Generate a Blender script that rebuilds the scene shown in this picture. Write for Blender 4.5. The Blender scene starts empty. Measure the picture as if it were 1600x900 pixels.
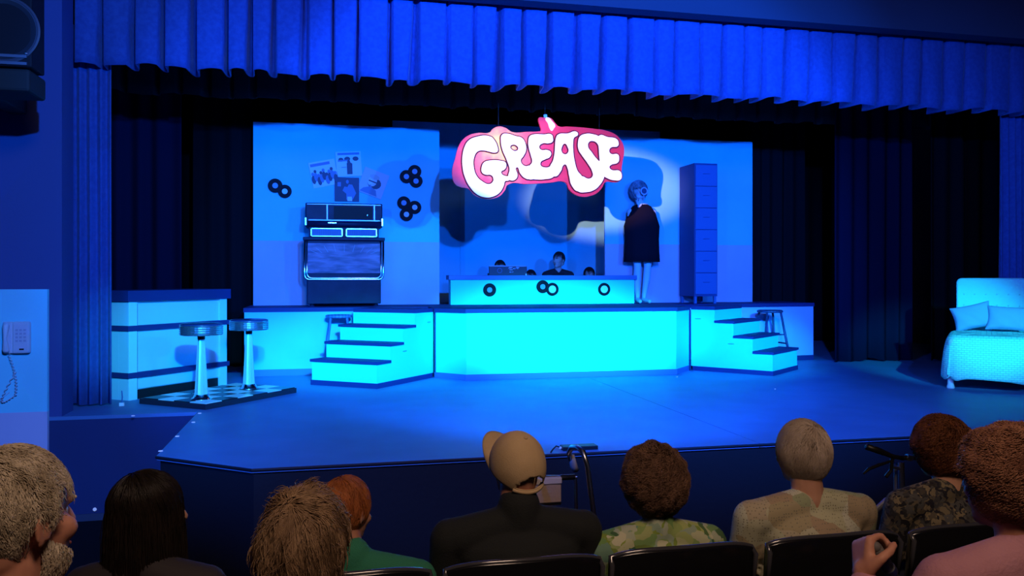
import bpy, bmesh, math, random
import numpy as np
from mathutils import Vector, Matrix, Euler, noise
random.seed(7); rng = np.random.default_rng(7)
S = bpy.context.scene
C = S.collection
PI = math.pi
R = math.radians

# ------------------------------------------------------------------ camera
F, CX, HY, CZ, YAW = 1280.0, 800.0, 433.0, 1.19, R(12.8)
cam_d = bpy.data.cameras.new('camera'); cam = bpy.data.objects.new('camera', cam_d); C.objects.link(cam)
cam.location = (0, 0, CZ); cam.rotation_euler = (R(90), 0, -YAW)
cam_d.sensor_width = 36; cam_d.lens = F / 1600 * 36; cam_d.shift_y = -(450 - HY) / 1600
cam_d.clip_start = 0.05; cam_d.clip_end = 100
S.camera = cam
S.view_settings.view_transform = 'Standard'; S.view_settings.look = 'None'
S.view_settings.exposure = 0.0; S.view_settings.gamma = 1; S.view_settings.use_curve_mapping = False
# ------------------------------------------------------------------ world
wd = bpy.data.worlds.new('world'); S.world = wd; wd.use_nodes = True
wd.node_tree.nodes['Background'].inputs[0].default_value = (0.02, 0.05, 0.35, 1)
wd.node_tree.nodes['Background'].inputs[1].default_value = 0.02
# ------------------------------------------------------------------ lights
def spot(name, loc, aim, col, power, deg, blend=0.3, rad=0.05, ratio=None):
    l = bpy.data.lights.new(name, 'SPOT'); l.energy = power; l.color = col
    l.spot_size = R(deg); l.spot_blend = blend; l.shadow_soft_size = rad
    o = bpy.data.objects.new(name, l); C.objects.link(o); o.location = loc
    d = Vector(aim) - Vector(loc); o.rotation_euler = d.to_track_quat('-Z', 'Y').to_euler()
    if ratio: o.scale = ratio
    return o
BLUE = (0.006, 0.155, 1.0); CYAN = (0.01, 0.70, 1.0)
spot('stage_wash_middle', (1.3, 0.9, 2.95), (2.8, 10.6, 1.45), BLUE, 4200, 52, .35)
spot('stage_wash_right', (4.6, 0.6, 2.95), (2.3, 10.0, 1.6), BLUE, 2400, 60, .5)
spot('stage_wash_left', (-2.6, 0.6, 2.95), (2.9, 9.8, 1.3), BLUE, 1500, 56, .4)
spot('stage_wash_far_right', (3.2, 0.4, 3.1), (7.0, 9.0, 1.4), BLUE, 1400, 48, .8)
spot('stage_wash_far_left', (0.2, 0.4, 3.1), (-2.6, 8.2, 1.4), (0.01, 0.22, 1.0), 2000, 52, .7)
spot('cyan_front_light', (2.0, 0.8, 3.0), (2.9, 9.5, 0.62), CYAN, 8500, 24, .8, ratio=(1, .5, 1))
spot('cyan_low_left_light', (0.6, 0.6, 3.0), (0.45, 9.3, 0.45), CYAN, 4600, 18, .9, ratio=(1, .6, 1))
spot('cyan_low_right_light', (3.4, 0.6, 3.0), (5.4, 9.3, 0.45), CYAN, 3900, 15, .9, ratio=(1, .6, 1))
spot('cyan_bar_light', (0.2, 0.8, 3.0), (-1.2, 8.8, 0.45), CYAN, 2000, 20, .9, ratio=(1, .6, 1))
spot('cyan_bed_light', (4.2, 0.8, 3.0), (6.95, 7.6, 0.65), CYAN, 3600, 13, .8)
spot('cyan_wall_light', (4.2, 0.6, 2.9), (1.2, 11.1, 1.5), CYAN, 1500, 9, 1.0)
spot('sign_follow_spot', (-4.6, -3.2, 2.75), (2.46, 9.0, 2.50), (1.0, 0.44, 0.40), 18500, 9.6, .6, .04, ratio=(1, .50, 1))
def area(name, loc, aim, col, power, size):
    l = bpy.data.lights.new(name, 'AREA'); l.energy = power; l.color = col; l.size = size
    o = bpy.data.objects.new(name, l); C.objects.link(o); o.location = loc
    o.rotation_euler = (Vector(aim) - Vector(loc)).to_track_quat('-Z', 'Y').to_euler()
    return o
area('house_light', (0.7, -0.3, 3.9), (0.8, 2.2, 0.4), (1.0, 0.67, 0.48), 74, 1.0)

# ------------------------------------------------------------------ pixel -> known plane of the place
RX, RY = Vector((math.cos(YAW), -math.sin(YAW), 0)), Vector((math.sin(YAW), math.cos(YAW), 0))
def ray(px, py): return RY + RX * ((px - CX) / F) + Vector((0, 0, (HY - py) / F))
def W(px, py, y=None, z=None):
    r = ray(px, py)
    t = y / r.y if y is not None else (z - CZ) / r.z
    return Vector((0, 0, CZ)) + r * t

# ------------------------------------------------------------------ materials
M = {}
def mat(name, col, rough=0.6, metal=0.0, col2=None, scale=8.0, bump=0.0, bscale=60.0, sheen=0.0, detail=4.0,
        stretch=(1, 1, 1), kind='noise', thresh=(0.35, 0.65), spec=0.5, coord='Object', emit=None, estr=0.0):
    if name in M: return M[name]
    m = bpy.data.materials.new(name); m.use_nodes = True; nt = m.node_tree; b = nt.nodes['Principled BSDF']
    b.inputs['Base Color'].default_value = (*col, 1); b.inputs['Roughness'].default_value = rough
    b.inputs['Metallic'].default_value = metal; b.inputs['Specular IOR Level'].default_value = spec
    if sheen: b.inputs['Sheen Weight'].default_value = sheen; b.inputs['Sheen Roughness'].default_value = .4
    if emit: b.inputs['Emission Color'].default_value = (*emit, 1); b.inputs['Emission Strength'].default_value = estr
    tc = nt.nodes.new('ShaderNodeTexCoord'); mp = nt.nodes.new('ShaderNodeMapping'); mp.inputs['Scale'].default_value = stretch
    nt.links.new(tc.outputs[coord], mp.inputs[0])
    if col2:
        if kind == 'noise':
            t = nt.nodes.new('ShaderNodeTexNoise'); t.inputs['Scale'].default_value = scale; t.inputs['Detail'].default_value = detail; out = t.outputs['Fac']
        elif kind == 'wave':
            t = nt.nodes.new('ShaderNodeTexWave'); t.inputs['Scale'].default_value = scale; t.inputs['Distortion'].default_value = 3; out = t.outputs['Fac']
        else:
            t = nt.nodes.new('ShaderNodeTexVoronoi'); t.inputs['Scale'].default_value = scale; out = t.outputs['Distance']
        nt.links.new(mp.outputs[0], t.inputs['Vector'])
        r = nt.nodes.new('ShaderNodeValToRGB'); r.color_ramp.elements[0].position = thresh[0]; r.color_ramp.elements[1].position = thresh[1]
        r.color_ramp.elements[0].color = (*col, 1); r.color_ramp.elements[1].color = (*col2, 1)
        nt.links.new(out, r.inputs[0]); nt.links.new(r.outputs[0], b.inputs['Base Color'])
    if bump:
        n = nt.nodes.new('ShaderNodeTexNoise'); n.inputs['Scale'].default_value = bscale; n.inputs['Detail'].default_value = 4
        nt.links.new(mp.outputs[0], n.inputs['Vector'])
        bp = nt.nodes.new('ShaderNodeBump'); bp.inputs['Strength'].default_value = bump; bp.inputs['Distance'].default_value = .01
        nt.links.new(n.outputs['Fac'], bp.inputs['Height']); nt.links.new(bp.outputs[0], b.inputs['Normal'])
    M[name] = m
    return m
def cloth_pattern(name, cols, scale, rough=.85, dots=None):
    """patchy printed fabric: voronoi cells with several colours and optional small dots"""
    m = bpy.data.materials.new(name); m.use_nodes = True; nt = m.node_tree; b = nt.nodes['Principled BSDF']
    b.inputs['Roughness'].default_value = rough; b.inputs['Specular IOR Level'].default_value = .2
    tc = nt.nodes.new('ShaderNodeTexCoord'); nz = nt.nodes.new('ShaderNodeTexNoise'); nz.inputs['Scale'].default_value = scale * .7
    ad = nt.nodes.new('ShaderNodeMixRGB'); ad.blend_type = 'ADD'; ad.inputs[0].default_value = .12
    nt.links.new(tc.outputs['Object'], nz.inputs['Vector']); nt.links.new(tc.outputs['Object'], ad.inputs[1]); nt.links.new(nz.outputs['Color'], ad.inputs[2])
    v = nt.nodes.new('ShaderNodeTexVoronoi'); v.inputs['Scale'].default_value = scale; nt.links.new(ad.outputs[0], v.inputs['Vector'])
    sp = nt.nodes.new('ShaderNodeSeparateColor'); nt.links.new(v.outputs['Color'], sp.inputs[0])
    r = nt.nodes.new('ShaderNodeValToRGB'); cr = r.color_ramp
    while len(cr.elements) < len(cols): cr.elements.new(.5)
    for i, c in enumerate(cols): cr.elements[i].position = i / (len(cols) - 1); cr.elements[i].color = (*c, 1)
    nt.links.new(sp.outputs[0], r.inputs[0]); out = r.outputs[0]
    if dots:
        v2 = nt.nodes.new('ShaderNodeTexVoronoi'); v2.inputs['Scale'].default_value = dots[1]; v2.inputs['Randomness'].default_value = .35
        nt.links.new(tc.outputs['Object'], v2.inputs['Vector'])
        lt = nt.nodes.new('ShaderNodeMath'); lt.operation = 'LESS_THAN'; lt.inputs[1].default_value = dots[2]; nt.links.new(v2.outputs['Distance'], lt.inputs[0])
        mx = nt.nodes.new('ShaderNodeMixRGB'); nt.links.new(lt.outputs[0], mx.inputs[0]); nt.links.new(out, mx.inputs[1]); mx.inputs[2].default_value = (*dots[0], 1)
        out = mx.outputs[0]
    nt.links.new(out, b.inputs['Base Color'])
    return m
black_velvet = mat('black velvet', (0.006, 0.007, 0.010), .95, spec=.05)
lit_velvet = mat('lit black drape', (0.008, 0.010, 0.035), .95, spec=.03)  # black drape cloth, lighter and bluer: the stage light is in the colour
blue_velvet = mat('pleated velour', (0.05, 0.11, 0.40), .8, col2=(0.04, 0.085, 0.33), scale=25, bump=.3, bscale=200, sheen=.15, spec=.1)
stage_black = mat('stage front black', (0.012, 0.013, 0.020), .6, bump=.15, bscale=30, spec=.25)
stage_paint = mat('painted stage floor', (0.09, 0.22, 0.46), .5, col2=(0.11, 0.26, 0.54), scale=2.2, bump=.06, bscale=9, spec=.35, thresh=(.3, .7))
step_carpet = mat('stair carpet', (0.05, 0.055, 0.09), .95, bump=.3, bscale=150, spec=.1)
hall_carpet = mat('hall carpet', (0.012, 0.012, 0.018), .95, bump=.3, bscale=120, spec=.1)
pros_wall = mat('proscenium wall paint', (0.06, 0.09, 0.30), .7, bump=.05, bscale=40, spec=.2)
dark_beam = mat('proscenium beam paint', (0.05, 0.06, 0.11), .8, spec=.15)
turq = mat('turquoise flat paint', (0.17, 0.62, 0.85), .7, col2=(0.14, 0.57, 0.82), scale=1.6, bump=.03, bscale=20, spec=.2)
pinkp = mat('dusty pink flat paint', (0.55, 0.46, 0.66), .7, col2=(0.50, 0.42, 0.62), scale=2, spec=.2)
mint = mat('mint platform paint', (0.08, 0.88, 0.86), .6, bump=.04, bscale=15, spec=.25)
lightblue = mat('pale counter paint', (0.45, 0.80, 0.92), .6, bump=.03, bscale=15, spec=.25)
navy = mat('navy trim paint', (0.02, 0.035, 0.16), .6, spec=.15)
bluetrim = mat('mid blue trim', (0.08, 0.17, 0.42), .5, spec=.3)
vinyl = mat('black vinyl record', (0.006, 0.006, 0.012), .6, spec=.12)
paper = mat('pale paper', (0.62, 0.70, 0.80), .7)
chrome = mat('chrome', (0.75, 0.82, 0.88), .18, 1.0)
alu = mat('aluminium tube', (0.55, 0.56, 0.60), .3, 1.0)
dark_plastic = mat('black plastic', (0.010, 0.010, 0.012), .4, spec=.4)
gloss_black = mat('glossy black', (0.008, 0.008, 0.010), .16, spec=.6)
seat_fabric = mat('black seat fabric', (0.010, 0.010, 0.012), .9, bump=.2, bscale=300)
white_p = mat('white paint', (0.85, 0.85, 0.85), .5)

# ------------------------------------------------------------------ mesh builder
ROOTM = {}
class MB:
    def __init__(s): s.v = []; s.f = []; s.T = Matrix.Identity(4)
    def at(s, loc=(0, 0, 0), rz=0, rx=0, ry=0):
        s.T = Matrix.Translation(loc) @ Euler((rx, ry, rz)).to_matrix().to_4x4(); return s
    def raw(s, vs, fs):
        n = len(s.v); s.v += [s.T @ Vector(v) for v in vs]; s.f += [tuple(i + n for i in f) for f in fs]; return s
    def box(s, x0, x1, y0, y1, z0, z1):
        return s.raw([(x0,y0,z0),(x1,y0,z0),(x1,y1,z0),(x0,y1,z0),(x0,y0,z1),(x1,y0,z1),(x1,y1,z1),(x0,y1,z1)],
                     [(0,3,2,1),(4,5,6,7),(0,1,5,4),(1,2,6,5),(2,3,7,6),(3,0,4,7)])
    def prism(s, pts, z0, z1):
        n = len(pts); a = sum(pts[i][0]*pts[(i+1)%n][1]-pts[(i+1)%n][0]*pts[i][1] for i in range(n))
        if a < 0: pts = pts[::-1]
        return s.raw([(p[0],p[1],z0) for p in pts]+[(p[0],p[1],z1) for p in pts],
                     [tuple(range(n))[::-1], tuple(range(n,2*n))]+[(i,(i+1)%n,(i+1)%n+n,i+n) for i in range(n)])
    def lathe(s, prof, seg=24, cap=True):
        vs, fs = [], []
        for r, z in prof:
            for k in range(seg): a = 2*PI*k/seg; vs.append((r*math.cos(a), r*math.sin(a), z))
        for i in range(len(prof)-1):
            for k in range(seg): k2=(k+1)%seg; fs.append((i*seg+k, i*seg+k2, (i+1)*seg+k2, (i+1)*seg+k))
        if cap: fs.append(tuple(range(seg))[::-1]); fs.append(tuple((len(prof)-1)*seg+k for k in range(seg)))
        return s.raw(vs, fs)
    def tube(s, path, r, seg=10, closed=False):
        P = [Vector(p) for p in path]; rr = r if isinstance(r, (list, tuple)) else [r]*len(P)
        vs, fs = [], []; up = None
        for i, p in enumerate(P):
            t = (P[min(i+1,len(P)-1)] - P[max(i-1,0)]).normalized()
            if up is None: up = Vector((0,0,1)) if abs(t.z) < .9 else Vector((1,0,0))
            a = t.cross(up).normalized(); up = a.cross(t).normalized()
            for k in range(seg):
                q = 2*PI*k/seg; vs.append(p + (a*math.cos(q) + up*math.sin(q))*rr[i])
        for i in range(len(P)-1):
            for k in range(seg): k2=(k+1)%seg; fs.append((i*seg+k, i*seg+k2, (i+1)*seg+k2, (i+1)*seg+k))
        fs.append(tuple(range(seg))[::-1]); fs.append(tuple((len(P)-1)*seg+k for k in range(seg)))
        return s.raw(vs, fs)
    def ell(s, c, r, seg=16, rot=None):
        c = Vector(c); vs=[]; fs=[]; rg = seg//2
        Rm = rot.to_matrix() if rot is not None else Matrix.Identity(3)
        vs.append(c + Rm @ Vector((0,0,r[2])))
        for i in range(1, rg):
            th = PI*i/rg
            for k in range(seg):
                a = 2*PI*k/seg; vs.append(c + Rm @ Vector((r[0]*math.sin(th)*math.cos(a), r[1]*math.sin(th)*math.sin(a), r[2]*math.cos(th))))
        vs.append(c + Rm @ Vector((0,0,-r[2]))); L = len(vs)-1
        for k in range(seg): fs.append((0, 1+k, 1+(k+1)%seg)); fs.append((L, L-seg+(k+1)%seg, L-seg+k))
        for i in range(rg-2):
            for k in range(seg):
                a=1+i*seg+k; b=1+i*seg+(k+1)%seg; fs.append((a, a+seg, b+seg, b))
        return s.raw(vs, fs)
    def cap(s, p0, r0, p1, r1, seg=14):
        s.tube([p0, p1], [r0, r1], seg); s.ell(p0, (r0,)*3, seg); s.ell(p1, (r1,)*3, seg); return s
    def mesh(s, name, parent=None):
        me = bpy.data.meshes.new(name); me.from_pydata([tuple(v) for v in s.v], [], s.f); me.validate(); me.update()
        bm = bmesh.new(); bm.from_mesh(me); bmesh.ops.recalc_face_normals(bm, faces=bm.faces); bm.to_mesh(me); bm.free()
        return me
    def build(s, name, m, parent=None, smooth=False, bevel=0, world=False, remesh=0, sm=0, sub=0, seg=2):
        me = s.mesh(name)
        if world and parent is not None:
            p = parent
            while p.name not in ROOTM and p.parent: p = p.parent
            if p.name in ROOTM: me.transform(ROOTM[p.name].inverted())
        me.materials.append(m)
        if smooth: me.polygons.foreach_set('use_smooth', [True]*len(me.polygons))
        o = bpy.data.objects.new(name, me); C.objects.link(o)
        if parent is not None: o.parent = parent
        if bevel: b = o.modifiers.new('bevel', 'BEVEL'); b.width = bevel; b.segments = seg; b.limit_method = 'ANGLE'
        if remesh:
            b = o.modifiers.new('remesh', 'REMESH'); b.mode = 'VOXEL'; b.voxel_size = remesh; b.use_smooth_shade = True
        if sm: b = o.modifiers.new('smooth', 'SMOOTH'); b.factor = .5; b.iterations = sm
        if sub: b = o.modifiers.new('subsurf', 'SUBSURF'); b.levels = b.render_levels = sub
        return o
def tag(o, label=None, cat=None, group=None, kind=None):
    if label: o['label'] = label
    if cat: o['category'] = cat
    if group: o['group'] = group
    if kind: o['kind'] = kind
    return o
def thing(name, label, cat, loc=(0, 0, 0), rz=0, group=None):
    o = bpy.data.objects.new(name, None); C.objects.link(o); o.location = loc; o.rotation_euler = (0, 0, rz); o.empty_display_size = .1
    ROOTM[o.name] = Matrix.Translation(loc) @ Matrix.Rotation(rz, 4, 'Z')
    return tag(o, label, cat, group)
def struct(name, mb, m, label=None, parent=None, **k):
    o = mb.build(name, m, parent, **k); o['kind'] = 'structure'
    if label: o['label'] = label
    return o
def copy_tree(o, parent=None):
    c = o.copy(); C.objects.link(c); c.parent = parent
    if o.name in ROOTM: ROOTM[c.name] = ROOTM[o.name].copy()
    for ch in list(o.children): copy_tree(ch, c)
    return c
def mesh_obj(name, me, m, parent=None, smooth=True):
    me.materials.append(m)
    if smooth: me.polygons.foreach_set('use_smooth', [True]*len(me.polygons))
    o = bpy.data.objects.new(name, me); C.objects.link(o)
    if parent is not None: o.parent = parent
    return o

# ------------------------------------------------------------------ STRUCTURE
XL, YS = -1.10, 7.66          # left edge of the apron; edge of the stage by the side stairs
PH = 0.82                     # platform height
SEAM = 3.03
apL = [(XL, 5.85), (-.45, 5.33), (SEAM-.003, 5.33), (SEAM-.003, 14.0), (-6, 14.0), (-6, YS), (XL, YS)]
apR = [(SEAM+.003, 5.33), (10.5, 5.33), (10.5, 14.0), (SEAM+.003, 14.0)]
struct('stage_floor', MB().prism(apL, -.03, 0), stage_paint, 'blue lit painted stage floor left of the centre seam')
struct('stage_floor', MB().prism(apR, -.03, 0), stage_paint, 'blue lit painted stage floor right of the centre seam')
struct('stage_front', MB().prism([(XL+.02, 5.87), (-.44, 5.35), (10.5, 5.35), (10.5, 7.5), (XL+.02, 7.5)], -.95, -.03), stage_black, 'black front wall of the stage apron')
struct('trim_1', MB().tube([(XL, YS, -.012), (XL, 5.85, -.012), (-.45, 5.33, -.012), (10.4, 5.33, -.012)], .011, 6), stage_black, 'thin painted nosing along the stage lip')
struct('floor', MB().box(-6, 10.5, 3.65, 9, -1.0, -.9).box(-6, 10.5, 2.28, 3.65, -1.0, -.58).box(-6, 10.5, 1.18, 2.28, -1.0, -.41).box(-6, 10.5, -6, 1.18, -1.0, -.24), hall_carpet, 'dark carpeted floor of the hall rising in tiers')
struct('wall_left', MB().box(-6.1, -6, -6, 14, -1, 6), dark_beam)
struct('wall_right', MB().box(10.5, 10.6, -6, 14, -1, 6), dark_beam)
struct('wall_back', MB().box(-6, 10.5, 14, 14.1, -1, 6), black_velvet)
struct('wall_rear', MB().box(-6, 10.5, -6.1, -6, -1, 6), dark_beam)
struct('ceiling', MB().box(-6.1, 10.6, -6.1, 14.1, 6, 6.1), dark_beam)
struct('wall_proscenium_left', MB().box(-6, -2.2, YS+.02, 8.0, -.95, 6), pros_wall, 'blue lit wall left of the stage opening')
struct('wall_proscenium_right', MB().box(8.25, 10.5, YS+.02, 8.0, 0, 6), pros_wall, 'wall right of the stage opening')
struct('wall_proscenium_top', MB().box(-2.2, 8.25, YS+.02, 7.86, 3.86, 6), dark_beam, 'dark beam over the stage opening')
struct('stage_front', MB().box(-6, XL+.02, YS, YS+.2, -.95, -.031), mat('recess wall paint', (.035, .05, .16), .8, spec=.1), 'dark blue wall below the stage edge at the left of the apron')
struct('baseboard_left', MB().box(-6, XL+.02, YS-.012, YS, -.9, -.84), mat('recess base paint', (.05, .06, .12), .7), 'thin base strip where the dark blue wall meets the hall floor')
# marker dots
for (px, py, z, lab) in [(208, 650, 0, 'small pale glow tape dot on the stage edge below the counter'),
                         (312, 646, 0, 'pale glow tape dot at the inner corner of the stage edge'),
                         (302, 660, 0, 'pale glow tape dot on the slanting stage edge, nearest to the black dais'),
                         (277, 682, 0, 'pale glow tape dot halfway along the slanting stage edge'),
                         (251, 705, 0, 'pale glow tape dot at the front left corner of the stage'),
                         (148, 796, -.83, 'pale dot low on the dark wall below the stage edge'),
                         (1058, 589, 0, 'tiny pale tape mark on the stage floor before the mint platform corner'),
                         (1211, 608, 0, 'tiny pale tape mark on the stage floor in front of the right hand steps')]:
    p = W(px, py, z=z) if z == 0 else W(px, py, y=YS-.02); rr = .016 if px < 320 else .009
    tag(MB().at((p.x, p.y, p.z), rx=0 if z == 0 else R(90)).lathe([(rr, 0), (rr*.9, .004), (0.001, .005)], 12).build('glow_tape_dot', mat('glow tape', (.85, .85, .9), .6, emit=(.5, .6, 1), estr=.25)), lab, 'tape mark')

# ------------------------------------------------------------------ curtains
def pleat_curtain(name, m, x0, x1, y, z0, z1, pitch, amp, label, loc_rnd=.2, hem=.02, nz=10, flare=.5, cat='curtain', seed=1, sharp=True, group=None, thick=.012):
    rn = random.Random(seed); xs = [x0]
    while xs[-1] < x1: xs.append(xs[-1] + pitch*(1 + rn.uniform(-loc_rnd, loc_rnd)))
    k = (x1-x0)/(xs[-1]-x0); xs = [x0+(x-x0)*k for x in xs]
    vs, fs = [], []; ns = 20; cols = []
    for i in range(len(xs)-1):
        g = rn.uniform(.16, .34); dp = rn.uniform(.7, 1.2); lean = rn.uniform(-.35, .35); hz = rn.uniform(-hem, hem)
        for j in range(ns): cols.append((xs[i], xs[i+1], j/ns, g, dp, lean, hz))
    for a, b, t, g, dp, lean, hz in cols:
        for q in range(nz+1):
            w = q/nz; gg = g*(.62 + flare*(1-w)*1.0) if sharp else .5
            if sharp:
                if t < 1-gg: d = -.10*math.sin(PI*t/(1-gg))*(1.3-w)
                else: d = max(0, math.sin(PI*(t-(1-gg))/gg))**.5
            else: d = .5-.5*math.cos(2*PI*t)
            x = a + (b-a)*(t + (lean*.25*(1-w))*math.sin(PI*t))
            yy = y + amp*dp*d*(.55+.45*(1-w)) + .006*math.sin(9*x+5*w)
            z = z0 + (z1-z0)*w + (1-w)**4*(hz*math.cos(PI*(t-.4)) + .012*math.sin(x*7))
            vs.append((x, yy, z))
    n = nz+1
    for i in range(len(cols)-1):
        for q in range(nz): fs.append((i*n+q, (i+1)*n+q, (i+1)*n+q+1, i*n+q+1))
    me = bpy.data.meshes.new(name); me.from_pydata(vs, [], fs); me.update()
    o = mesh_obj(name, me, m)
    s = o.modifiers.new('thickness', 'SOLIDIFY'); s.thickness = thick
    if label: tag(o, label, cat, group)
    return o
pleat_curtain('valance_curtain', blue_velvet, -2.19, 8.24, 8.0, 3.11, 4.15, .265, .26, 'wide pleated blue valance hanging across the top of the stage', seed=3, hem=.018)
pleat_curtain('side_curtain', blue_velvet, -2.36, -1.93, 8.17, .03, 3.5, .088, .07, 'gathered blue curtain at the left edge of the stage beside the counter', seed=5, hem=.01, sharp=False)
pleat_curtain('side_curtain', blue_velvet, 7.87, 8.6, 8.25, .03, 3.5, .10, .08, 'gathered blue curtain at the right edge of the stage behind the bed', seed=6, hem=.01, sharp=False)
pleat_curtain('border_curtain', mat('border drape', (.05, .05, .05), .95, spec=.05), -2.5, 8.8, 10.2, 3.33, 4.6, .3, .09, 'black border curtain hanging above the set behind the valance', seed=8)
pleat_curtain('backdrop_curtain', black_velvet, -5.5, 10.4, 13.6, .02, 5.0, .35, .1, 'black full width drape hanging at the very back of the stage', seed=9, sharp=False)
pleat_curtain('masking_drape', lit_velvet, -3.0, -1.75, 10.9, .02, 4.6, .30, .09, 'black drape with blue light in its colour, above the counter left of the jukebox wall', seed=10, sharp=False)
pleat_curtain('masking_drape', black_velvet, -1.70, -.95, 11.4, .02, 4.6, .26, .09, 'black drape hanging tight against the left side of the jukebox wall', seed=12, sharp=False)
pleat_curtain('masking_drape', black_velvet, -4.6, -2.6, 10.55, .02, 4.6, .26, .09, 'black drape just behind the left side curtain', seed=13, sharp=False)
pleat_curtain('masking_drape', lit_velvet, 6.9, 8.15, 10.1, .02, 4.6, .26, .10, 'black drape, blue light in its colour, on the stage floor between set and bed', seed=11, sharp=False)
pleat_curtain('masking_drape', black_velvet, 8.2, 10.3, 9.8, .02, 4.6, .26, .09, 'black drape behind the bed by the right side curtain', seed=14, sharp=False)
pleat_curtain('masking_drape', black_velvet, 6.35, 7.4, 11.6, .02, 4.6, .26, .09, 'black drape right behind the right end of the set wall', seed=15, sharp=False)

# ------------------------------------------------------------------ platforms and stairs
pl = thing('centre_platform', 'long mint green stage platform with navy edging across the middle of the stage', 'platform', (2.88, 10.2, 0))
ctr = [(1.26, 9.67), (1.58, 9.33), (4.18, 9.33), (4.52, 9.70), (4.52, 11.1), (1.26, 11.1)]
def outset(poly, d):
    c = Vector((sum(p[0] for p in poly)/len(poly), sum(p[1] for p in poly)/len(poly)))
    return [(p[0]+(d if p[0] > c.x else -d)*(1), p[1]+(d if p[1] > c.y else -d)) for p in poly]
MB().prism(ctr, .065, PH-.045).build('front_panel', mint, pl, world=True)
MB().prism(outset(ctr, .012), PH-.045, PH).build('top_board', navy, pl, world=True)
MB().prism(outset(ctr, .008), 0, .065).build('base_strip', bluetrim, pl, world=True)
for x in (1.262, 4.518): MB().box(x-.006, x+.006, 9.655, 9.67, .0, PH-.045).build('joint', navy, pl, world=True)
pw = thing('left_platform', 'left wing of the stage platform under the jukebox wall', 'platform', (.1, 10.6, 0))
lw = [(-.95, 10.25), (1.24, 10.23), (1.24, 11.35), (-.95, 11.35)]
MB().prism(lw, .08, PH-.05).build('front_panel', turq, pw, world=True)
MB().prism(outset(lw, .01), PH-.05, PH).build('top_board', navy, pw, world=True)
MB().prism(outset(lw, .006), 0, .08).build('base_strip', bluetrim, pw, world=True)
pr = thing('right_platform', 'right wing of the stage platform under the tall cabinet', 'platform', (5.7, 10.8, 0))
rw = [(4.54, 10.3), (6.85, 10.55), (6.85, 11.35), (4.54, 11.35)]
MB().prism(rw, .07, PH-.05).build('front_panel', mat('lilac platform paint', (.45, .52, .85), .6), pr, world=True)
MB().prism(outset(rw, .01), PH-.05, PH).build('top_board', navy, pr, world=True)
MB().prism(outset(rw, .004), 0, .07).build('base_strip', navy, pr, world=True)
def stairs(A, Bc, Cc, mirror, label):
    """A: near corner, Bc: outer end of the lowest riser, Cc: where the side meets the platform"""
    A, Bc, Cc = Vector(A), Vector(Bc), Vector(Cc); u = (Cc-A).normalized(); w = (Bc-A)
    L = (Cc-A).length; t = thing('platform_steps', label, 'steps', (A.x, A.y, 0))
    hs = [.285, .465, .645, PH]; dpt = [0, .245, .49, .735]
    for i in range(4):
        a = A + u*dpt[i]; b = a + w; e = A + u*(L-.005); f = e + w
        poly = [tuple(a), tuple(b), tuple(f), tuple(e)]
        lo = 0 if i == 0 else hs[i-1]; hh = hs[i] - (.03 if i < 3 else .045)
        zz = .055 if i == 0 else lo-.030
        MB().prism(poly, zz, hh).build('riser_box', mint, t, world=True)
        if i < 3:
            o = .018; nx = A + u*(dpt[i+1]-.001)
            a2 = a - u*o - w.normalized()*o; b2 = b - u*o + w.normalized()*o
            poly2 = [tuple(a2), tuple(b2), tuple(nx+w+w.normalized()*o), tuple(nx-w.normalized()*o)]
            MB().prism(poly2, hh, hs[i]).build('tread', navy, t, world=True, bevel=.004)
        else:
            MB().prism(poly, hh, hs[i]).build('top_board', navy, t, world=True)
    a = A - u*.01 - w.normalized()*.01; b = A + w - u*.01 + w.normalized()*.01; e = A+u*(L-.03) - w.normalized()*.01; f = A+u*(L-.03)+w+w.normalized()*.01
    MB().prism([tuple(a), tuple(b), tuple(f), tuple(e)], 0, .055).build('base_strip', navy, t, world=True)
    # small cup pulls / screw dents on the side
    for q, z in ((.52, .36), (L-.10, .66)):
        p = A + u*q - w.normalized()*.004; dr = math.atan2(u.y, u.x)
        MB().at((p.x, p.y, z), rz=dr).ell((0, 0, 0), (.045, .006, .008), 10).build('scuff', mat('grey scuff', (.05, .45, .5), .7), t, world=True)
    return t
stairs((.53, 8.83), (-.15, 9.33), (1.245, 9.70), False, 'mint green steps with navy treads up the left side of the centre platform')
stairs((5.25, 8.93), (5.92, 9.48), (4.56, 9.73), True, 'mint green steps with navy treads up the right side of the centre platform')

# low front desk on the platform
dk = thing('low_desk', 'low mint green desk with dark top on the centre platform, records fixed on it', 'desk', (2.9, 10.9, PH))
MB().box(1.63, 4.24, 10.88, 11.06, PH, PH+.335).build('front_panel', mint, dk, world=True)
MB().box(1.60, 4.27, 10.85, 11.10, PH+.335, PH+.395).build('top_board', bluetrim, dk, world=True, bevel=.004)

# ------------------------------------------------------------------ records
def record(cx, cz, y, label, r=.089, lab_col=(.35, .5, .75), group='vinyl singles fixed to the set', off=0, lr=.036):
    t = thing('vinyl_record', label, 'record', (cx, y-off, cz), 0, group)
    MB().at(rx=R(90)).lathe([(.004, 0), (r*.98, 0), (r, .002), (r*.98, .004), (lr, .0045), (.004, .0045)], 32, cap=False).build('disc', vinyl, t, smooth=False)
    nm = 'record label paper %.2f' % lab_col[0]
    MB().at((0, -.0046, 0), rx=R(90)).lathe([(.0045, 0), (lr, 0), (lr, .0008), (.0045, .0008)], 24, cap=False).build('paper_label', mat(nm, lab_col, .6), t)
    for q in (.055, .066, .077):
        MB().at((0, -.0046, 0), rx=R(90)).lathe([(q, 0), (q+.002, .0006), (q+.004, 0)], 32, cap=False).build('groove', mat('record groove', (.012, .012, .02), .5, spec=.2), t)
    return t
pale = (.55, .68, .8); mid = (.20, .35, .6)
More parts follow.
